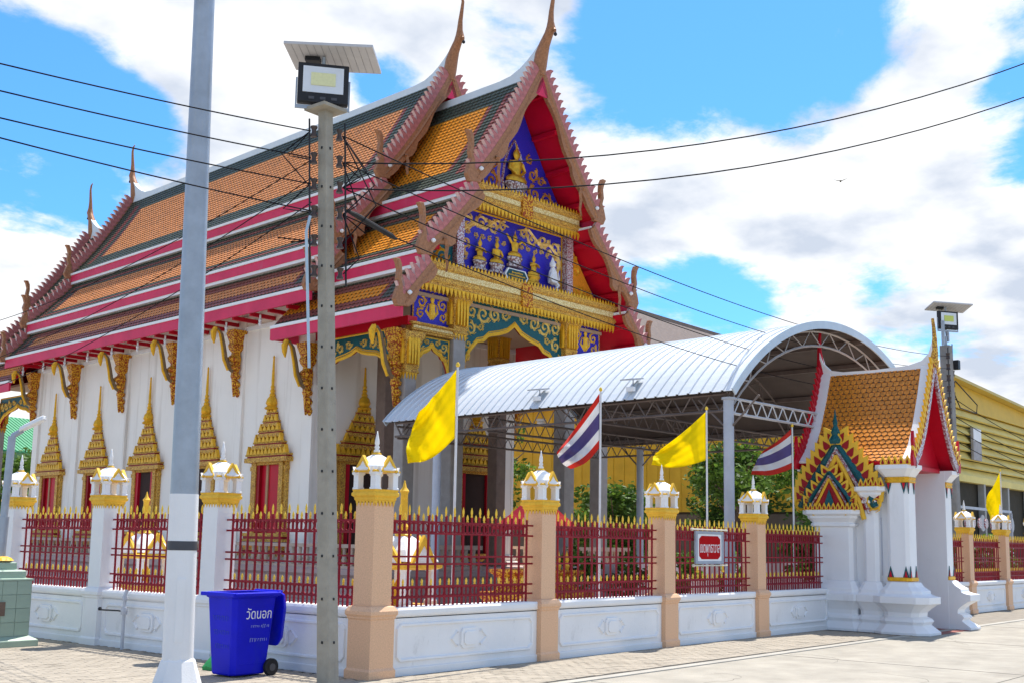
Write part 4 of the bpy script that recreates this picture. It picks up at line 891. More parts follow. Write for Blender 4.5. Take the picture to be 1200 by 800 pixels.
def truss(p0, p1, h, n, m, name, upv=(0,0,-1)):
    p0, p1, upv = Vector(p0), Vector(p1), Vector(upv); b = MB(); q0, q1 = p0+upv*h, p1+upv*h
    b.tube([p0, p1], .028, 4); b.tube([q0, q1], .028, 4)
    for i in range(n):
        a = p0.lerp(p1, i/n); c = q0.lerp(q1, (i+.5)/n); d = p0.lerp(p1, (i+1)/n); b.tube([a, c], .016, 4); b.tube([c, d], .016, 4)
    return b.build(name, m, canopy)
LT = mat('pale_truss_steel', (.60,.60,.62), .5, .1, 3)
for j, yy in enumerate((.25, 3.6, 7.0, LEN-.25)):
    b = MB(); K = 22; up_ = []; lo = []
    for i in range(K+1):
        a = -A0*.97+2*A0*.97*i/K; p = arc(a, RAD-.14); q = arc(a, RAD-.46); up_.append((p[0],yy,p[1])); lo.append((q[0],yy,q[1]))
    b.tube(up_, .026, 4); b.tube(lo, .026, 4)
    for i in range(K): b.tube([up_[i], lo[i+1]] if i % 2 else [lo[i], up_[i+1]], .014, 4)
    b.build('arch_truss', DARKM if j else mat('arch_truss_paint', (.42,.40,.40), .6, .1, 3), canopy)
    truss((-HC+.25,yy,ZE-.10), (HC-.25,yy,ZE-.10), .30, 20, LT if j == 0 else DARKM, 'tie_truss')
for sx in (-1, 1):
    truss((sx*(HC-.22),.2,ZE-.02), (sx*(HC-.22),LEN-.2,ZE-.02), .34, 22, DARKM, 'eave_truss')
    for yy in (.25, 8.75):
        b = MB(); b.lathe([(.16,0),(.16,.04),(.105,.05),(.105,ZE-.15),(.14,ZE-.14),(.14,ZE-.1)], 16, (sx*(HC-.25),yy,0)); b.build('steel_post', GREYM, canopy, smooth=True)
        for s_ in (-1, 1):
            b = MB(); b.tube([(sx*(HC-.25),yy,ZE-.75),(sx*(HC-.25),yy+s_*.7,ZE-.1)], .022, 5); b.build('knee_brace', DARKM, canopy)
b = MB(); b.lathe([(.10,0),(.10,.03),(.04,.05),(.11,.06),(.11,.11),(.03,.12)], 8, (-3.3, 6.0, 4.45)); b.build('roof_lamp', TRIM, canopy)
# ================================================================ BLUE BIN
BINM = mat('blue_plastic', (.0005,.004,.56), .45, .15, 1.5, .08, 60, stain=((.012,.03,.36), 2.4, .55, .5, (1,1,.5)))
bn = thing('wheeled_bin', 'blue wheeled refuse bin with its lid hanging open beside the white wall', 'bin', (-.79, 1.42, 0), R(2))
b = MB(); rr = []
for z, x0, x1, hy in ((.03,-.27,.22,.20),(.05,-.28,.235,.215),(.5,-.31,.27,.245),(.90,-.335,.305,.270),(.93,-.335,.305,.270),(.94,-.36,.325,.29),(1.0,-.36,.325,.29),(1.0,-.30,.27,.235),(.96,-.30,.27,.235),(.5,-.27,.24,.20),(.08,-.24,.2,.18)):
    ch = .05; rr.append([(x0+ch,-hy,z),(x1-ch*.6,-hy,z),(x1,-hy+ch*.6,z),(x1,hy-ch*.6,z),(x1-ch*.6,hy,z),(x0+ch,hy,z),(x0,hy-ch,z),(x0,-hy+ch,z)])
b.rings(rr); b.build('bin_body', BINM, bn, bevel=.008)
b = MB()
for z_ in (.16, .86):
    x_ = .02*(z_-.5); hy_ = .2145+.0625*(z_-.05)*.98; b.box(-.21-x_, -hy_-.004, z_-.006, .17+x_, -hy_+.01, z_+.006)
b.build('moulded_rib', BINM, bn)
b = MB(); b.box(-.395,-.31,.955,-.36,.31,1.0); b.box(-.36,-.315,.955,.33,-.29,.995); b.box(-.36,.29,.955,.33,.315,.995); b.build('rim', BINM, bn, bevel=.008)
b = MB(); b.tube([(.34,-.24,.97),(.40,-.24,1.0),(.40,.24,1.0),(.34,.24,.97)], .018, 8); b.build('handle', BINM, bn)
b = MB(); rr = []
for z, x, hy, th in ((1.0,.37,.26,.05),(.96,.42,.285,.06),(.80,.44,.29,.07),(.45,.42,.275,.06),(.36,.395,.24,.04),(.345,.385,.20,.02)): rr.append([(x-th*.5,-hy,z),(x+th*.5,-hy+.03,z),(x+th*.5,hy-.03,z),(x-th*.5,hy,z)])
b.rings(rr); b.build('lid', BINM, bn, bevel=.012)
for s_ in (-1, 1):
    b = MB(); rr = []
    for q, rad in ((-.03,.06),(-.03,.095),(-.018,.105),(.018,.105),(.03,.095),(.03,.06)): rr.append([(rad*math.cos(2*math.pi*j/20), q, rad*math.sin(2*math.pi*j/20)) for j in range(20)])
    b.rings(rr); wh = b.build('wheel', BLK, bn, smooth=True, loc=(.27, s_*.25, .105))
    b = MB(); rr = [[(rad*math.cos(2*math.pi*j/12), q, rad*math.sin(2*math.pi*j/12)) for j in range(12)] for q, rad in ((-.036,.045),(.036,.045))]; b.rings(rr); b.build('hub', mat('grey_hub', (.09,.09,.10), .5), wh)
WL = mat('white_lettering', (.75,.76,.80), .6, .1, 20)
me = text_mesh('วัดนอก', .145, 'lettering', .001, .95, 1.15); me.materials.clear(); me.materials.append(WL)
o = link('lettering', me, bn, loc=(.045, -.2635, .74)); o.rotation_euler = (R(90+3.58), 0, 0)
b = MB()
for z in (.60, .44):
    x = -.10 if z > .5 else -.10
    while x < .17:
        l = random.uniform(.010,.022); h = random.uniform(.02,.05); b.box(x, -.0015, z-h/2, x+random.uniform(.004,.008), 0, z+h/2)
        if random.random() < .6: b.box(x, -.0015, z+h/2-.007, x+l, 0, z+h/2)
        x += l+random.uniform(.006,.02)
o = b.build('worn_lettering', mat('faded_white_paint', (.28,.33,.66), .6, .2, 40), bn, loc=(.035,-.2165,0)); o.rotation_euler = (R(3.58),0,0)
b = MB()
for z in (.70, .53, .37):
    y = -.15
    while y < .12:
        l = random.uniform(.012,.03); h = random.uniform(.03,.07); b.box(0, y, z-h/2, .0015, y+l*.3, z+h/2)
        if random.random() < .6: b.box(0, y, z+h/2-.01, .0015, y+l, z+h/2)
        y += l+.014
o = b.build('worn_lettering', mat('faint_blue_paint', (.04,.07,.42), .6, .2, 40), bn, loc=(-.2815,0,0)); o.rotation_euler = (0, R(-3.58), 0)
# green cloth bag slumped behind the bin
b = MB(); rr = []
for z, s_ in ((0,1.0),(.05,1.05),(.12,.8),(.2,.45),(.27,.15)): rr.append([(s_*.20*math.cos(2*math.pi*j/14)*(1+.12*math.sin(j*2.3+z*9)), s_*.16*math.sin(2*math.pi*j/14)*(1+.12*math.cos(j*1.7)), z+.01*math.sin(j*3)) for j in range(14)])
b.rings(rr); o = b.build('green_bag', mat('green_plastic', (.03,.28,.08), .45, .2, 6), smooth=True, loc=(-.62, 2.05, .008)); tag(o, 'crumpled green bag on the pavement behind the blue bin', 'bag')
CABM = mat('cable_rubber', (.018,.018,.022), .8, spec=.05)
# ================================================================ POLES
def solar_flood(loc, rz, lens_m, label, s=1.0, tilt=20):
    t = thing('solar_floodlight', label, 'floodlight', loc, rz)      # lamp faces local -Y
    b = MB(); b.box(-.27*s,-.05*s,.30*s,.27*s,.05*s,.74*s); b.build('lamp_housing', BLK, t, bevel=.012)
    b = MB(); b.prism([(-.215*s,.36*s+.05*s),(.215*s,.41*s),(.215*s,.70*s),(-.215*s,.70*s)], (0,-.0505*s,0), (1,0,0), (0,0,1), (0,-1,0), .006); b.build('reflector', mat('lamp_reflector', (.70,.71,.72), .35, .05, 5, metal=.3), t)
    b = MB(); b.box(-.13*s,-.064*s,.49*s,.13*s,-.0575*s,.63*s); b.build('led_plate', lens_m, t)
    for i in range(3):
        b = MB(); b.box((-.15+.12*i)*s,-.056*s,.335*s,(-.09+.12*i)*s,-.0505*s,.365*s); b.build('sensor_slot', mat('slot_grey', (.08,.08,.09), .4), t)
    b = MB(); b.box(-.29*s,-.012,.28*s,-.272*s,.012,.58*s); b.box(.272*s,-.012,.28*s,.29*s,.012,.58*s); b.box(-.29*s,-.012,.24*s,.29*s,.012,.28*s); b.tube([(0,0,0),(0,0,.26*s)], .03*s, 8); b.tube([(0,.06*s,.1*s),(0,.10*s,.5*s),(0,.06*s,.86*s)], .022*s, 6); b.build('bracket', GALV, t)
    pn = MB(); rr = []
    pn.box(-.48*s,-.30*s,0,.48*s,.30*s,.03*s); p = pn.build('solar_panel', mat('panel_back', (.50,.50,.52), .5, .06, 6), t, loc=(.10*s,.08*s,.86*s)); p.rotation_euler = (R(-tilt), R(3), R(-14))
    b = MB(); b.box(-.46*s,-.28*s,.0305*s,.46*s,.28*s,.034*s); b.build('solar_cells', mat('solar_cells', (.015,.02,.06), .15, .2, 20), p)
    for i in range(11):
        b = MB(); x = (-.40+.08*i)*s; b.box(x-.003, -.29*s, -.004, x+.003, .29*s, -.0005); b.build('panel_rib', mat('rib_grey', (.34,.34,.36), .5), p)
    b = MB(); b.box(-.30*s,-.05*s,-.05*s,-.14*s,.05*s,-.0045); b.build('junction_box', BLK, p)
    return t
def tapered(t, p0, p1, w0, w1, m, name, rz=0, lip=0):
    b = MB(); rr = []
    for t_ in (0, .25, .5, .75, 1):
        c = Vector(p0).lerp(Vector(p1), t_); w_ = w0+(w1-w0)*t_; ch = w_*.16
        pts = [(-w_+ch,-w_),(w_-ch,-w_),(w_,-w_+ch),(w_,w_-ch),(w_-ch,w_),(-w_+ch,w_),(-w_,w_-ch),(-w_,-w_+ch)]
        rr.append([(c.x+p*math.cos(rz)-q*math.sin(rz), c.y+p*math.sin(rz)+q*math.cos(rz), c.z) for p, q in pts])
    b.rings(rr); return b.build(name, m, t)
PB = Vector((-.74, -.12, 0)); PTop = PB+Vector((-.19,.22,6.72))
cp = thing('utility_pole', 'slim concrete utility pole with cable spools beside the tan corner pillar', 'pole', PB)
tapered(cp, (0,0,0), PTop-PB, .094, .066, CONC, 'pole_shaft', R(8))
for i in range(13):
    z = .5+i*.48; c = (PTop-PB)*(z/6.72)
    for sx_, ang in ((-1, R(8)), (1, R(8))):
        hw = .094-.028*z/6.72
        b = MB(); q = Vector((-math.cos(ang)*0+math.sin(ang)*hw*1.0, -math.cos(ang)*hw, 0)) if sx_ > 0 else Vector((-math.cos(ang)*hw, -math.sin(ang)*hw, 0))
        b.lathe([(.014,-.014),(.014,.014)], 6, tuple(c+q+Vector((0,0,z-c.z)))); b.build('bolt_hole', BLK, cp)
b = MB(); c = PTop-PB; b.mould(c.x-.13,c.y-.13,c.x+.13,c.y+.13, [(.0,c.z),(.05,c.z+.01),(.05,c.z+.05),(0,c.z+.06)]); b.build('pole_cap', CONC, cp)
pole_pt = lambda z, o=(0,0): PB+(PTop-PB)*(z/6.72)+Vector((o[0], o[1], 0))
ZI = (6.45, 6.12, 5.80, 5.47, 5.12, 4.75)
for z in ZI:
    for o in ((.13,-.10), (-.14,.05)):
        p = pole_pt(z, o)-PB; b = MB(); b.lathe([(.025,-.07),(.042,-.065),(.042,-.045),(.028,-.025),(.025,0),(.028,.025),(.042,.045),(.042,.065),(.025,.07)], 10, p); b.build('insulator_spool', mat('brown_ceramic', (.07,.05,.045), .3, .2, 5), cp, smooth=True)
b = MB()
for o in ((.185,-.14), (-.19,.07)):
    b.tube([pole_pt(4.6,o)-PB, pole_pt(6.6,o)-PB], .012, 5)
b.build('spool_rack', BLK, cp)
b = MB(); p = pole_pt(5.55,(.2,-.1))-PB; b.tube([p, p+Vector((.12,-.07,-.05)), p+Vector((.50,-.30,-.26)), p+Vector((.56,-.34,-.30))], [.012,.034,.034,.012], 8); b.build('splice_box', BLK, cp)
b = MB(); b.tube([pole_pt(5.4,(-.2,.05))-PB, pole_pt(5.2,(-.26,.05))-PB, pole_pt(3.6,(-.22,.05))-PB], .018, 6); b.build('conduit', mat('pale_blue_conduit', (.42,.55,.66), .5), cp)
for k in range(13):
    z = random.choice(ZI); sd_ = 1 if k % 3 else -1; p = pole_pt(z,(.16*sd_,-.12*sd_))-PB; q = pole_pt(random.choice(ZI),(.16*sd_,-.12*sd_))-PB; m_ = (p+q)/2+Vector((sd_*random.uniform(.08,.34), -sd_*random.uniform(.05,.26), random.uniform(-.2,.02)))
    b = MB(); b.tube([p, p*.3+m_*.7, m_, q*.3+m_*.7, q], .008, 4); b.build('loose_lead', CABM, cp)
LED = mat('led_yellow', (.72,.72,.42), .4, .05, 30)
solar_flood(PTop+Vector((-.03,.03,-.24)), R(-39), LED, 'solar floodlight with panel on top of the slim concrete pole by the corner', 1.12, 4)
# galvanised pole with white painted foot
gb = Vector((-2.02, .90, 0))
gp = thing('galvanised_pole', 'tall galvanised steel pole with white painted lower part and dark band', 'pole', gb)
lean = Vector((-.010, .012, 1))
def gpt(z): return lean*z
prof = [(0,.20),(.05,.20),(.30,.155),(.32,.152)]
b = MB(); b.lathe([(.27,0),(.27,.05),(.19,.30),(.165,.33)], 8, (0,0,0), 0, R(22)); b.build('pole_foot', WHITE, gp)
def cone(z0, z1, m, name, r0=.165, r1=.10, zt=11.0, e=0):
    b = MB(); K = 6; rr = []
    for i in range(K+1):
        z = z0+(z1-z0)*i/K; c = gpt(z); rad = r0+(r1-r0)*z/zt+e; rr.append([(c.x+rad*math.cos(2*math.pi*j/20), c.y+rad*math.sin(2*math.pi*j/20), z) for j in range(20)])
    b.rings(rr); return b.build(name, m, gp, smooth=True)
cone(.30, 2.12, WHITE, 'painted_section', e=.004); cone(2.12, 11.0, GALV, 'pole_shaft'); cone(1.50, 1.60, mat('dark_band', (.07,.07,.08), .5), 'dark_band', e=.008)
b = MB(); d = (CAM-gb); d.z = 0; d.normalize(); t_ = Vector((-d.y, d.x, 0)); c = gpt(.85)+d*.150
b.prism([(.02,-.34),(.11,-.34),(.11,.34),(.02,.34)], c-t_*.06, t_, (0,0,1), d, .02); b.build('access_hatch', WHITE, gp)
b = MB(); c = gpt(10.9); b.tube([c, c+Vector((-.3,-.2,.5)), c+Vector((-1.2,-.8,.8))], .04, 8); b.build('lamp_arm', GALV, gp)
b = MB(); c = gpt(10.9)+Vector((-1.4,-.93,.82)); b.box(c.x-.35,c.y-.15,c.z-.05,c.x+.35,c.y+.15,c.z+.06); b.build('lamp_head', GALV, gp, bevel=.03)
# lamp post on a green tiled pedestal
gl = thing('garden_lamp', 'grey lamp post with angled white head on a green tiled pedestal', 'lamp post', (-1.20, 6.74, 0), R(2))
GT = mat('green_wall_tile', (.33,.43,.34), .35, .08, 3, stain=((.36,.40,.33), 1.5, .58, .4))
b = MB(); b.mould(-.35,-.35,.35,.35, [(.10,0),(.10,.10),(.07,.12),(.0,.16)]); b.build('pedestal_plinth', GT, gl, bevel=.01)
b = MB(); b.box(-.345,-.345,.15,.345,.345,.96); b.build('pedestal_core', mat('tile_grout', (.30,.36,.30), .8), gl)
tm = MB(); tm.box(-.108,-.006,-.096,.108,.006,.096); tme = tm.mesh('tile', GT)
for f in range(4):
    for i in range(3):
        for j in range(4):
            a = f*math.pi/2; u = Vector((math.cos(a), math.sin(a), 0)); n_ = Vector((math.sin(a), -math.cos(a), 0)); p = u*(-.222+.222*i)+n_*.349+Vector((0,0,.26+.2*j)); inst('tile', tme, gl, p, (0,0,a))
b = MB(); b.mould(-.34,-.34,.34,.34, [(.02,.96),(.02,.99),(-.06,1.0),(-.06,1.10),(-.08,1.11),(-.16,1.12),(-.16,1.22),(-.20,1.23),(-.24,1.26)]); b.build('stepped_cap', GT, gl, bevel=.008)
b = MB(); b.box(-.30,-.372,.46,-.06,-.356,.66); b.build('meter_plate', mat('brown_plate', (.16,.11,.08), .5), gl)
b = MB(); b.tube([(0,0,1.22),(0.01,-.01,1.9)], [.075,.075], 12); b.tube([(0.01,-.01,1.9),(.03,-.03,3.1)], [.055,.055], 12); b.tube([(.03,-.03,3.02),(.05,-.04,3.12),(.14,-.12,3.20)], [.05,.045,.04], 10); b.build('lamp_pole', GALV, gl, smooth=True)
b = MB(); b.rings([[(.11+x*.22-w_*.7, -.10-x*.20-w_*.7, 3.17+x*.17+e), (.11+x*.22+w_*.7, -.10-x*.20+w_*.7, 3.17+x*.17+e), (.11+x*.22+w_*.6, -.10-x*.20+w_*.6, 3.24+x*.17+e), (.11+x*.22-w_*.6, -.10-x*.20-w_*.6, 3.24+x*.17+e)] for x, w_, e in ((0,.07,0),(.25,.11,0),(1,.12,0),(1.15,.09,0))]); b.build('lamp_head', TRIM, gl, bevel=.015)
b = MB(); b.lathe([(.20,1.25),(.16,1.29),(.10,1.31),(.07,1.31)], 10); b.build('pole_collar', YEL, gl)
# water tap on the side wall
tp = thing('water_pipe', 'grey water pipe with a tap on the white side wall near the green lamp base', 'pipe', (-.13, 5.05, 0))
b = MB(); b.tube([(0,0,0),(0,0,.78),(.03,0,.86)], .025, 8); b.build('riser', mat('grey_pvc', (.50,.52,.56), .5), tp)
b = MB(); b.tube([(0,0,.55),(-.02,.12,.56),(-.03,.60,.55)], .012, 6); b.lathe([(.02,-.02),(.035,0),(.02,.03)], 6, (-.03,.60,.56)); b.build('tap', BLK, tp)
b = MB(); b.lathe([(.045,-.05),(.05,0),(.045,.05)], 8, (0,0,.56)); b.lathe([(.04,-.03),(.045,0),(.04,.03)], 8, (0,0,.74)); b.build('joint', MATS['grey_pvc'], tp)
# far concrete pole with floodlight beyond the gate
fp = thing('utility_pole', 'weathered concrete utility pole behind the gatehouse', 'pole', (28.0, 2.5, 0))
tapered(fp, (0,0,0), (0,.1,8.3), .20, .16, mat('dark_concrete', (.26,.25,.24), .85, .2, 3, .3, 40), 'pole_shaft')
for i in range(8):
    b = MB(); b.lathe([(.04,-.1),(.07,-.09),(.05,0),(.07,.09),(.04,.1)], 8, (-.28,-.05,5.4+i*.36)); b.build('insulator_spool', MATS['brown_ceramic'], fp)
    b = MB(); b.lathe([(.04,-.1),(.07,-.09),(.05,0),(.07,.09),(.04,.1)], 8, (.28,.0,4.9+i*.36)); b.build('insulator_spool', MATS['brown_ceramic'], fp)
b = MB(); b.tube([(-.30,-.06,5.2),(-.30,-.06,8.2)], .018, 5); b.tube([(.3,.0,5.2),(.3,.0,8.4)], .018, 5); b.tube([(.3,0,6.8),(.6,-.1,6.3),(1.6,-.3,6.2),(1.7,-.3,6.5),(.5,0,7.2)], .02, 5); b.box(.25,-.2,7.55,.45,0,7.85); b.build('spool_rack', BLK, fp)
b = MB(); b.tube([(0,.1,8.25),(0,.1,8.6)], .05, 8); b.box(-.25,.05,8.3,-.2,.15,9.1); b.build('top_bracket', GALV, fp)
solar_flood((28.1, 2.55, 8.45), R(-35), mat('led_lime', (.55,.62,.15), .4, .05, 30), 'solar floodlight with panel on the pole behind the gatehouse', 1.35, 8)
# ================================================================ CABLES
def cable(p, q, sag, rad, label, grp=None, k=1):
    p, q = Vector(p), Vector(q); K = 32; b = MB()
    q = p+(q-p)*k+Vector((0, 0, 4*sag*k*(k-1))); sag *= k*k
    b.tube([p.lerp(q, i/K)-Vector((0,0,4*sag*(i/K)*(1-i/K))) for i in range(K+1)], rad, 5)
    o = b.build('overhead_cable', CABM, smooth=2); return tag(o, label, 'cable', grp)
far3 = lambda z: (27.75, 2.4, z)
ORD = ('topmost','second highest','third highest','lowest')
G1 = 'cables strung from the corner pole across the gable to the pole behind the gatehouse'
for k_, (z, z2, sg, rd) in enumerate(((6.45,7.9,.55,.0085),(6.12,7.5,.60,.008),(5.80,7.1,.70,.0085),(5.47,6.7,.75,.008))):
    cable(pole_pt(z,(.18,-.12)), far3(z2), sg, rd, ORD[k_]+' cable from the corner pole past the gable to the gatehouse pole', G1)
G2 = 'cables leaving the corner pole over the street to the upper left'
def raypt(x, y, d): v = fw+r_*((x-600)/1335)-u_*((y-452)/1335); return CAM+v*d
for k_, (z, ey) in enumerate(((6.45,66),(6.12,98),(5.80,130),(5.47,152))):
    q = raypt(-60, ey-6, 10.5); cable(pole_pt(z,(-.18,.06)), q, .03, .008, ORD[k_]+' thick cable from the corner pole across the galvanised pole', G2, 2.6)
G3 = 'cables following the side wall from the corner pole'
for k, (z, ey) in enumerate(((6.12,352),(5.9,398),(5.6,432))):
    q = raypt(-60, ey+38, 27); cable(pole_pt(z,(-.12,.12)), q, .35, .007, ('highest','middle','lowest')[k]+' thin black cable following the side wall from the corner pole past the long roof', G3, 1.7)
G4 = 'two cables crossing the open sky to the right of the gable'
for k_, (z, ey, sg) in enumerate(((6.12,58,.55),(5.80,98,.55))):
    q = raypt(1260, ey-6, 17.0); cable(pole_pt(z,(.18,-.12)), q, sg, .0095, ('upper','lower')[k_]+' black cable crossing the open sky between the gable and the street', G4, 2.0)
G5 = 'cables leaving the pole behind the gatehouse along the street'
for k_, z in enumerate((6.6, 6.0, 5.6, 5.2)): cable((28.3,2.5,z), (60,4.5,z-.4), .5, .014, ORD[k_]+' cable leaving the pole behind the gatehouse past the yellow hall', G5, 1.6)
# ================================================================ FLAGS
FY = mat('yellow_flag_cloth', (.96,.80,.002), .8, .04, 3, trans=.6)
FR = mat('red_flag_cloth', (.66,.045,.03), .8, .05, 3, trans=.4); FWt = mat('white_flag_cloth', (.80,.79,.80), .8, .03, 3, trans=.4); FB = mat('violet_blue_flag_cloth', (.13,.10,.27), .8, .05, 3, trans=.35)
WIND = Vector((-rt.x, -rt.y, 0)); NRM = Vector((fw.x, fw.y, 0)).normalized()
def flag(px, py, zt, hoist, ft, fbt, thai, label, seed, amp=.11, poleh=None):
    pl = thing('flag_pole', label.replace('flag', 'flag pole', 1) if False else PL[len(PLN)], 'flag pole', (px, py, 0)); PLN.append(1)
    b = MB(); b.tube([(0,0,0),(0,0,zt)], [.021,.016], 8); b.build('pole', mat('white_flag_pole', (.66,.66,.68), .45, .1, 3), pl, smooth=True)
    b = MB(); b.lathe([(.012,zt),(.03,zt+.02),(.028,zt+.045),(.01,zt+.07)], 8); b.build('finial', TIP, pl, smooth=True)
    nu, nv = 26, 20; b = MB(); rnd_ = random.Random(seed); ph = rnd_.random()*6
    A, B_, C_, D_ = Vector((.02,-.03)), Vector((.02,-.03-hoist)), Vector(ft), Vector(fbt)
    for i in range(nu+1):
        u = i/nu
        for j in range(nv+1):
            v = j/nv; p = A.lerp(C_, u).lerp(B_.lerp(D_, u), v)
            p.y += -.09*math.sin(u*math.pi)*(.3+.7*v)*hoist; p.x += .06*math.sin(v*math.pi)*u
            dz = amp*.22*u*math.sin(u*23+v*14+ph*2)+amp*.15*math.sin(v*27-u*11+ph)*u**.5+amp*u**.7*math.sin(u*7.0+v*3.2+ph)+amp*.8*u*math.sin(v*6.5-u*3+ph*1.7)+amp*.35*math.sin(u*15+v*9+ph)*u
            q = Vector((px,py,zt))+WIND*p.x+Vector((0,0,p.y))+NRM*dz; b.v.append(tuple(q-Vector((px,py,zt))))
    for i in range(nu):
        for j in range(nv):
            v = (j+.5)/nv; m = 0
            if thai: m = 0 if v < 1/6 or v > 5/6 else (1 if v < 2/6 or v > 4/6 else 2)
            k = i*(nv+1)+j; b.f.append((k,k+1,k+nv+2,k+nv+1)); b.m.append(m)
    o = b.build('flag', [FR,FWt,FB] if thai else [FY], smooth=2, loc=(px,py,zt)); md = o.modifiers.new('Solidify', 'SOLIDIFY'); md.thickness = .003; tag(o, label, 'flag')
PL = ['white flag pole carrying the largest yellow flag','white flag pole carrying the crumpled striped flag','white flag pole carrying the yellow flag beside the red sign','white flag pole carrying the striped flag next to the gatehouse','white flag pole carrying the small yellow flag beyond the gatehouse']; PLN = []
flag(1.88, .42, 4.02, .95, (.52,-.62), (.64,-1.34), False, 'largest yellow flag drooping from its pole in front of the porch', 3)
flag(5.28, .42, 4.07, .88, (.70,-1.0), (.46,-1.24), True, 'crumpled red white and blue striped flag in front of the golden altar', 5, .13)
flag(8.63, .42, 4.10, .88, (.80,-.70), (1.02,-1.02), False, 'yellow flag blown out sideways beside the red sign', 8, .09)
flag(12.11, .42, 4.10, .82, (.60,-.50), (.84,-.98), True, 'red white and blue striped flag blown out next to the gatehouse', 11, .08)
flag(26.0, .45, 4.00, 1.15, (.42,-.75), (.36,-1.5), False, 'small yellow flag hanging beyond the gatehouse', 13, .05)
# ================================================================ RED SIGN ON THE FENCE
sg_ = thing('notice_sign', 'red sign with white lettering in a grey frame fixed to the iron fence', 'sign', (8.25, .165, 1.62), 0); sg_.scale = (1.22, 1, .86)
b = MB(); b.box(-.40,-.02,-.33,-.34,.015,.33); b.box(.34,-.02,-.33,.40,.015,.33); b.box(-.34,-.02,.27,.34,.015,.33); b.box(-.34,-.02,-.33,.34,.015,-.27); b.build('sign_frame', mat('grey_sign_frame', (.33,.37,.44), .5), sg_, bevel=.005)
b = MB(); b.box(-.34,-.012,-.27,.34,.008,.27); b.build('sign_board', TRIM, sg_)
oc = [(-.30,-.17),(-.23,-.235),(.23,-.235),(.30,-.17),(.30,.17),(.23,.235),(-.23,.235),(-.30,.17)]
b = MB(); b.prism(oc, (0,-.012,0), (1,0,0), (0,0,1), (0,-1,0), .004); b.build('red_field', mat('sign_red', (.42,.002,.005), .7, .06, 3, spec=.1), sg_)
me = text_mesh('เขตพุทธาวาส', .12, 'lettering', .0008); me.materials.clear(); me.materials.append(TRIM)
bb = [v.co for v in me.vertices]; wx = max(v.x for v in bb)-min(v.x for v in bb); hz = max(v.y for v in bb)-min(v.y for v in bb)
me.transform(Matrix.Diagonal((.56/wx, .25/hz, 1, 1))); o = link('lettering', me, sg_, loc=(0,-.0175,-.01)); o.rotation_euler = (R(90),0,0)
for z, x0, x1 in ((.36,-.52,.48), (-.36,-.48,.48)):
    b = MB(); b.tube([(x0,-.03,z),(x1,-.03,z)], .016, 8); b.lathe([(.016,-.03),(.03,0),(.016,.03)], 6, (x0,-.03,z)); b.build('mounting_bar', mat('cream_bar', (.62,.58,.48), .5), sg_)
for x in (-.36, .36):
    b = MB(); b.tube([(x,-.02,-.34),(x,-.02,-.47)], .014, 6); b.lathe([(.02,-.03),(.028,0),(.01,.03)], 6, (x,-.02,-.47)); b.build('hook', TIP, sg_)
# ================================================================ YARD
def mini_shrine(loc, s, label, rz=0):
    t = thing('boundary_shrine', label, 'shrine', loc, rz)
    b = MB(); b.mould(-.42*s,-.42*s,.42*s,.42*s, [(.08*s,0),(.08*s,.12*s),(0,.16*s),(0,.3*s),(.06*s,.36*s),(.06*s,.44*s),(-.05*s,.5*s),(-.05*s,.62*s),(.02*s,.72*s),(.02*s,.8*s)], 0); b.build('shrine_base', [GOLDF], t)
    for sx in (-1, 1):
        for sy in (-1, 1):
            b = MB(); x, y = sx*.30*s, sy*.30*s; b.mould(x-.05*s,y-.05*s,x+.05*s,y+.05*s, [(.02*s,.8*s),(.02*s,.86*s),(0,.88*s),(0,1.28*s),(.03*s,1.32*s)]); b.build('shrine_post', WHITE, t)
    b = MB(); b.prism([(-.14*s,.8*s),(.14*s,.8*s),(.17*s,1.05*s),(0,1.26*s),(-.17*s,1.05*s)], (0,-.03*s,0), (1,0,0), (0,0,1), (0,1,0), .06*s); b.build('boundary_leaf', GOLD, t)
    b = MB(); b.mould(-.36*s,-.36*s,.36*s,.36*s, [(.0,1.30*s),(.06*s,1.33*s),(.06*s,1.38*s),(-.04*s,1.42*s)], 1); b.mould(-.34*s,-.34*s,.34*s,.34*s, [(.04*s,1.42*s),(-.05*s,1.58*s),(-.15*s,1.70*s),(-.24*s,1.78*s)], 0)
    for a in range(4):
        ca, sa = math.cos(a*math.pi/2), math.sin(a*math.pi/2); o = (ca*.36*s, sa*.36*s, 0); u = (-sa, ca, 0)
        b.prism([(-.24*s,1.40*s),(.24*s,1.40*s),(0,1.72*s)], o, u, (0,0,1), (ca,sa,0), .03*s, 0)
        for g in (-1, 1): b.prism([(g*.32*s,1.36*s),(g*.24*s,1.38*s),(0,1.66*s),(0,1.80*s)], o, u, (0,0,1), (ca,sa,0), .05*s, 1)
    b.build('shrine_roof', [WHITE, YEL], t)
    b = MB(); b.lathe([(.10*s,1.76*s),(.13*s,1.80*s),(.07*s,1.86*s),(.09*s,1.92*s),(.05*s,1.98*s),(.06*s,2.15*s),(.055*s,2.4*s),(.075*s,2.44*s),(.03*s,2.5*s),(.008*s,2.6*s)], 10); b.build('shrine_spire', YEL, t, smooth=True)
    return t
mini_shrine((1.95, 1.45, .0), .96, 'white and gold boundary shrine with tall gold spire behind the corner pillar', R(6))
mini_shrine((2.6, 8.9, .0), .95, 'small white and gold boundary shrine behind the side wall near the green lamp', R(6))
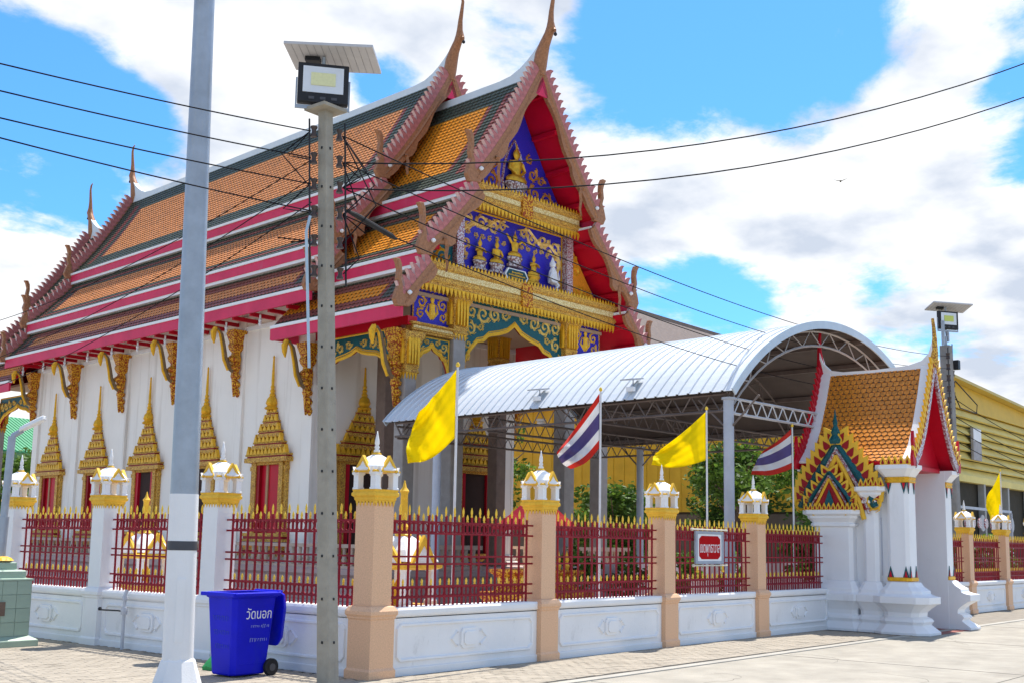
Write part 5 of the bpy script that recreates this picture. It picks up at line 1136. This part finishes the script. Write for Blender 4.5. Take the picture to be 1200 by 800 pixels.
# golden altar under the canopy
t = thing('altar', 'gold and red tiered altar with a small red roof under the canopy', 'altar', (8.6, 4.3, 0), R(-4))
b = MB(); b.mould(-.9,-.55,.9,.55, [(.08,0),(.08,.12),(0,.2),(0,.45),(.1,.6),(.1,.68)]); b.build('altar_base', GOLDC, t)
b = MB(); b.mould(-.7,-.42,.7,.42, [(.05,.68),(.05,.76),(0,.8),(0,.95),(.12,1.06),(.12,1.12)]); b.build('altar_table', GOLDC, t)
for sx in (-1, 1):
    for sy in (-1, 1):
        b = MB(); b.lathe([(.05,1.12),(.035,1.2),(.035,1.85),(.06,1.9)], 8, (sx*.62,sy*.34,0)); b.build('altar_post', DRED, t)
b = MB(); b.mould(-.66,-.38,.66,.38, [(.14,1.9),(.12,1.95),(-.12,2.2),(-.36,2.5)]); b.build('altar_roof', DRED, t)
b = MB(); b.lathe([(.26,1.12),(.28,1.18),(.18,1.24),(.16,1.36),(.1,1.4),(.08,1.44),(.11,1.52),(.09,1.6),(.01,1.74)], 10); b.build('altar_figure', SG, t, smooth=True)
for x in (-.5,-.25,.25,.5):
    b = MB(); b.lathe([(.04,1.12),(.06,1.2),(.03,1.26),(.05,1.32),(.005,1.5)], 7, (x,-.36,0)); b.build('offering_vase', YEL, t)
# low pink wall across the yard
b = MB(); b.box(0,0,0,15,.2,1.12); o = b.build('yard_wall', mat('pink_paint', (.72,.58,.58), .7, .06, 2), loc=(14.5,7.6,0)); tag(o, 'low pale pink wall across the yard behind the canopy posts', 'wall')
# ================================================================ BUILDINGS BEHIND
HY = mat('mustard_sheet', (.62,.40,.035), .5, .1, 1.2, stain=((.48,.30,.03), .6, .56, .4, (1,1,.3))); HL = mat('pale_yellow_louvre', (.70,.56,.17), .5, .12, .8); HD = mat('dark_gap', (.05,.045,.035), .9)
hall = thing('assembly_hall', 'long mustard yellow hall with horizontal louvres behind the gatehouse', 'building', (34, 5.5, 0))
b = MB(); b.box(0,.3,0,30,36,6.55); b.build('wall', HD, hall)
for j in range(8):                                       # louvres on the street face
    b = MB(); z = 4.72+j*.345; b.prism([(0,z),(.16,z-.02),(.30,z+.30),(.22,z+.31)], (0,0,0), (0,1,0), (0,0,1), (1,0,0), 30); b.build('louvre', HL, hall)
b = MB(); b.prism([(0,7.48),(30,7.48),(30,7.6),(2.0,8.55),(0,8.5)], (0,.1,0), (1,0,0), (0,0,1), (0,1,0), .3); b.build('gable_sheet', HY, hall)
b = MB(); b.prism([(-.6,8.45),(2.0,8.68),(30.5,7.7),(30.5,7.6),(2.0,8.56),(-.6,8.33)], (0,-.3,0), (1,0,0), (0,0,1), (0,1,0), 37); b.build('roof', mat('yellow_metal_roof', (.52,.37,.06), .4, .1, 1), hall)
for x in [0.1+3.3*i for i in range(10)]:
    b = MB(); b.box(x,-.02,0,x+.22,.24,4.45); b.build('pillar', mat('grey_pillar', (.34,.34,.33), .7, .1), hall)
b = MB(); b.box(0,-.04,4.45,30,.28,4.72); b.build('lintel', HL, hall)
# side face: ribbed mustard sheet
b = MB()
for i in range(120): b.box(-.06-(.03 if i % 2 else 0), .3+i*.3, 3.1, 0, .3+(i+1)*.3, 8.2)
b.build('ribbed_side_sheet', HY, hall)
b = MB(); b.box(-.02,.3,0,.0,36,3.0); b.build('side_base_shade', mat('hall_base_shadow', (.16,.13,.10), .9), hall)  # dark strip below the ribbed sheet, shadow put into its colour
for k in range(4):
    b = MB(); b.lathe([(.02,-.02),(.35,-.02),(.35,.02),(.02,.02)], 12); o = b.build('window_vent', mat('vent_grey', (.45,.45,.47), .6), hall, loc=(2.2+4*k, -.06, 2.8)); o.rotation_euler = (R(90),0,0)
b = MB(); b.box(5.2,-.12,5.4,6.25,-.02,6.75); b.build('wall_box', mat('grey_wall_box', (.35,.33,.33), .6, .2, 3), hall)
b = MB(); b.box(5.23,-.135,6.2,6.22,-.12,6.72); b.build('box_sticker', TRIM, hall)
# market stall things in the street front of the hall: silver wreath-like discs on a dark wall
st = thing('stall_rack', 'grey stall rack with silver discs in front of the yellow hall', 'stall', (33.0, 4.2, 0))
b = MB(); b.box(0,0,0,.08,.08,3.3); b.box(7,0,0,7.08,.08,3.3); b.box(0,0,3.2,7.08,.08,3.3); b.box(0,0,2.0,7.08,.08,2.08); b.build('rack', GREYM, st)
dm = MB(); dm.lathe([(.02,-.03),(.2,-.03),(.2,.03),(.02,.03)], 10); dme = dm.mesh('silver_disc', SILV)
for i in range(9):
    for j in range(2): inst('silver_disc', dme, st, (.5+.75*i, -.04, 1.6+1.1*j), (R(90),0,0))
# grey-brown tiled hall behind the temple
gh = thing('tiled_hall', 'distant hall with a plain grey brown tiled roof behind the canopy', 'building', (70, 38, 0), 0)
b = MB(); b.box(-34,-5,0,34,9,13.0); b.build('wall', TWALL, gh)
GB = mat('grey_brown_tile', (.20,.155,.135), .7, .15, 3)
b = MB(); rr = []
nrow = 26
for i in range(nrow+1):
    tq = i/nrow; z = 13.0+7.2*tq; yv = -6.5+8.5*tq
    rr.append([(-35,yv,z+.12),(35,yv,z+.12)]); rr.append([(-35,yv+.02,z),(35,yv+.02,z)])
b.rings(rr, 0, caps=False, closed=False); b.prism([(-6.5,12.9),(2,20.1),(10.5,12.9)], (-34.9,0,0), (0,1,0), (0,0,1), (1,0,0), 69.8); b.build('roof', GB, gh)
b = MB(); b.box(-35.1,1.8,20.05,35.1,2.2,20.4); b.build('roof_ridge', GB, gh)
# green roofed house on the far left
lh = thing('green_roof_house', 'small house with a green corrugated roof seen past the rear porch', 'house', (27, 62, 1.6), R(10))
b = MB(); b.box(-9,0,0,8,8,4.2); b.build('wall', mat('house_wall', (.45,.42,.38), .8, .1, 1), lh)
b = MB()
for i in range(60):
    x = -10+i*.32; b.prism([(-1.2,5.3),(4,8.0),(9.2,5.3),(9.2,5.2),(4,7.9),(-1.2,5.2)], (x,0,0), (0,1,0), (0,0,1), (1,0,0), .22); b.prism([(-1.2,5.24),(4,7.94),(9.2,5.24),(9.2,5.2),(4,7.9),(-1.2,5.2)], (x+.22,0,0), (0,1,0), (0,0,1), (1,0,0), .10)
b.build('roof', mat('green_metal_roof', (.04,.28,.12), .45, .12, 1), lh)
# ================================================================ TREES
BARK = mat('bark', (.16,.11,.08), .9, .2, 8, .5, 20)
def leafmat(name, col): return mat(name, col, .6, .45, 1.6, trans=.35)
LG = [leafmat('leaf_mid', (.085,.16,.025)), leafmat('leaf_bright', (.13,.23,.03)), leafmat('leaf_dark', (.05,.10,.02))]
def tree(loc, h, rx, rz_, n, lm, label, trunk_h=None, seed=1, flat=1.0, group=None, leaf=.13):
    rd = random.Random(seed); t = thing('tree' if h > 2.2 else 'shrub', label, 'tree' if h > 2.2 else 'shrub', loc, 0, group)
    th = trunk_h or h*.45; b = MB(); b.tube([(0,0,-.02),(.05,.02,th*.5),(.0,.08,th),(.05,.0,h*.75)], [h*.028,h*.022,h*.017,h*.006], 7); ends = []
    for k in range(9):
        a = rd.random()*6.28; el = rd.uniform(.1,.9); z0 = th*rd.uniform(.75,1.25); e = Vector((math.cos(a)*rx*rd.uniform(.5,.85), math.sin(a)*rx*rd.uniform(.5,.85), z0+(h-z0)*rd.uniform(.2,.8))); ends.append(e)
        b.tube([(0,.05,z0*.9), Vector((e.x*.45,e.y*.45,(z0+e.z)/2+.05*h)), e], [h*.012,h*.008,h*.003], 5)
    b.build('trunk', BARK, t)
    c = MB(); clumps = []
    for k in range(26):
        a = rd.random()*6.28; q = rd.random()**.5; zz = rd.uniform(-1, 1); rr_ = math.sqrt(max(0, 1-zz*zz))*q
        clumps.append((Vector((math.cos(a)*rr_*rx, math.sin(a)*rr_*rx, h-rz_+zz*rz_*flat)), rd.uniform(.28,.5)*rx*.8))
    for k in range(n):
        cc, cr = clumps[rd.randrange(len(clumps))]; d = Vector((rd.gauss(0,1), rd.gauss(0,1), rd.gauss(0,.7))); d = d.normalized()*cr*rd.random()**.4; p = cc+d
        u = Vector((rd.gauss(0,1), rd.gauss(0,1), rd.gauss(0,.6))).normalized(); v = u.cross(Vector((rd.gauss(0,1), rd.gauss(0,1), rd.gauss(0,1)))).normalized(); s_ = leaf*rd.uniform(.6,1.3)
        c.add([p-u*s_, p-v*s_*.45, p+u*s_, p+v*s_*.45], [(0,1,2,3)], rd.randrange(3) if rd.random() < .5 else lm)
    c.build('crown', LG, t, fix=False); return t
tree((27.5, 22, 0), 6.6, 2.0, 1.9, 3200, 1, 'bright green tree beside the temple wall behind the canopy', seed=2)
tree((24.0, 13.0, 0), 3.6, 1.7, 1.2, 3000, 0, 'rounded green tree behind the striped flag under the canopy', 1.5, seed=3)
tree((27.0, 14.5, 0), 3.5, 1.5, 1.2, 2600, 0, 'olive green tree beside the grey canopy post', 1.5, seed=4)
tree((26.5, 9.3, 0), 5.2, 2.0, 1.0, 3400, 1, 'feathery green tree behind the yellow flag beside the red sign', 2.8, seed=5, flat=.8)
tree((28.5, 7.0, 0), 4.2, 1.3, 1.2, 2400, 0, 'bushy tree behind the striped flag next to the gatehouse', 1.8, seed=6)
tree((25.5, 6.2, 0), 3.0, 1.2, 1.1, 2400, 2, 'dark tree with reddish stems beside the gatehouse', 1.1, seed=7)
tree((31.0, 12.0, 0), 4.6, 1.8, 1.5, 2600, 2, 'dark green tree in front of the yellow side wall', 2.0, seed=12)
for i, (x, y, lb) in enumerate(((16.0, 7.1,'low shrub in front of the pink wall behind the red sign'), (18.6, 7.0,'low shrub in front of the pink wall beside the canopy post'), (21.3, 7.0,'low shrub in front of the pink wall near the gatehouse'), (12.8, 6.4,'small leafy shrub behind the golden altar'))):
    tree((x, y, 0), 1.5, .55, .6, 900, 1, lb, .6, seed=20+i, leaf=.09)
tree((20.5, 50, 0), 5.6, 2.6, 2.2, 3200, 1, 'bright green tree before the green roofed house', 2.4, seed=15, leaf=.2)
tree((24.5, 55, 0), 6.0, 2.6, 2.4, 3000, 0, 'taller tree beside the green roofed house', 3, seed=16, leaf=.2)
for i, (x, y, lb) in enumerate(((24, 3.2,'yellow green shrub behind the fence beyond the gatehouse'), (27, 3.0,'leafy shrub behind the fence beside the far pole'), (31, 2.4,'leafy shrub at the far end of the street fence'))):
    tree((x, y, 0), 2.0, .9, .8, 1200, 1, lb, .8, seed=30+i, leaf=.11)

# small solar spotlights clamped to the canopy eave, and a bird
for i, (yy, lb) in enumerate(((5.35,'small solar spotlight on the canopy roof above the crumpled striped flag'), (2.65,'small solar spotlight on the canopy roof above the yellow flag beside the red sign'))):
    p = TW(CS, CT0)+Vector((math.cos(TA)*(-HC+.28)-math.sin(TA)*yy, math.sin(TA)*(-HC+.28)+math.cos(TA)*yy, ZE+.16))
    t = thing('solar_spotlight', lb, 'spotlight', p, TA)
    b = MB(); b.box(-.22,-.15,.30,.22,.15,.325); o = b.build('solar_panel', mat('small_panel', (.42,.44,.46), .4, .1, 6), t); o.rotation_euler = (0, R(-8), 0)
    b = MB(); b.tube([(0,0,-.02),(0,0,.30)], .012, 6); b.tube([(0,-.1,.0),(-.08,-.1,.14),(0,0,.2)], .009, 5); b.build('stand', GALV, t)
    b = MB(); b.box(-.20,-.16,.03,-.12,.04,.13); b.build('lamp', TRIM, t, bevel=.01)
bp = raypt(985, 213, 55); t = thing('bird', 'tiny dark bird gliding in front of the white cloud', 'bird', bp, R(20))
b = MB(); b.tube([(-.13,0,0),(-.06,0,.01),(.04,0,.01),(.10,0,.02),(.14,0,.02)], [.008,.035,.04,.025,.006], 8); b.add([(-.13,0,0),(-.22,.05,0),(-.22,-.05,0)], [(0,1,2)]); b.build('body', mat('dark_feather', (.04,.04,.045), .8), t, smooth=True)
for s_ in (-1, 1):
    b = MB(); b.prism([(.05,.02),(.02,.16),(-.08,.34),(-.06,.15),(-.05,.02)], (0,0,.02), (1,0,0), (0,s_,.25), (0,0,1), .006); b.build('wing', MATS['dark_feather'], t)
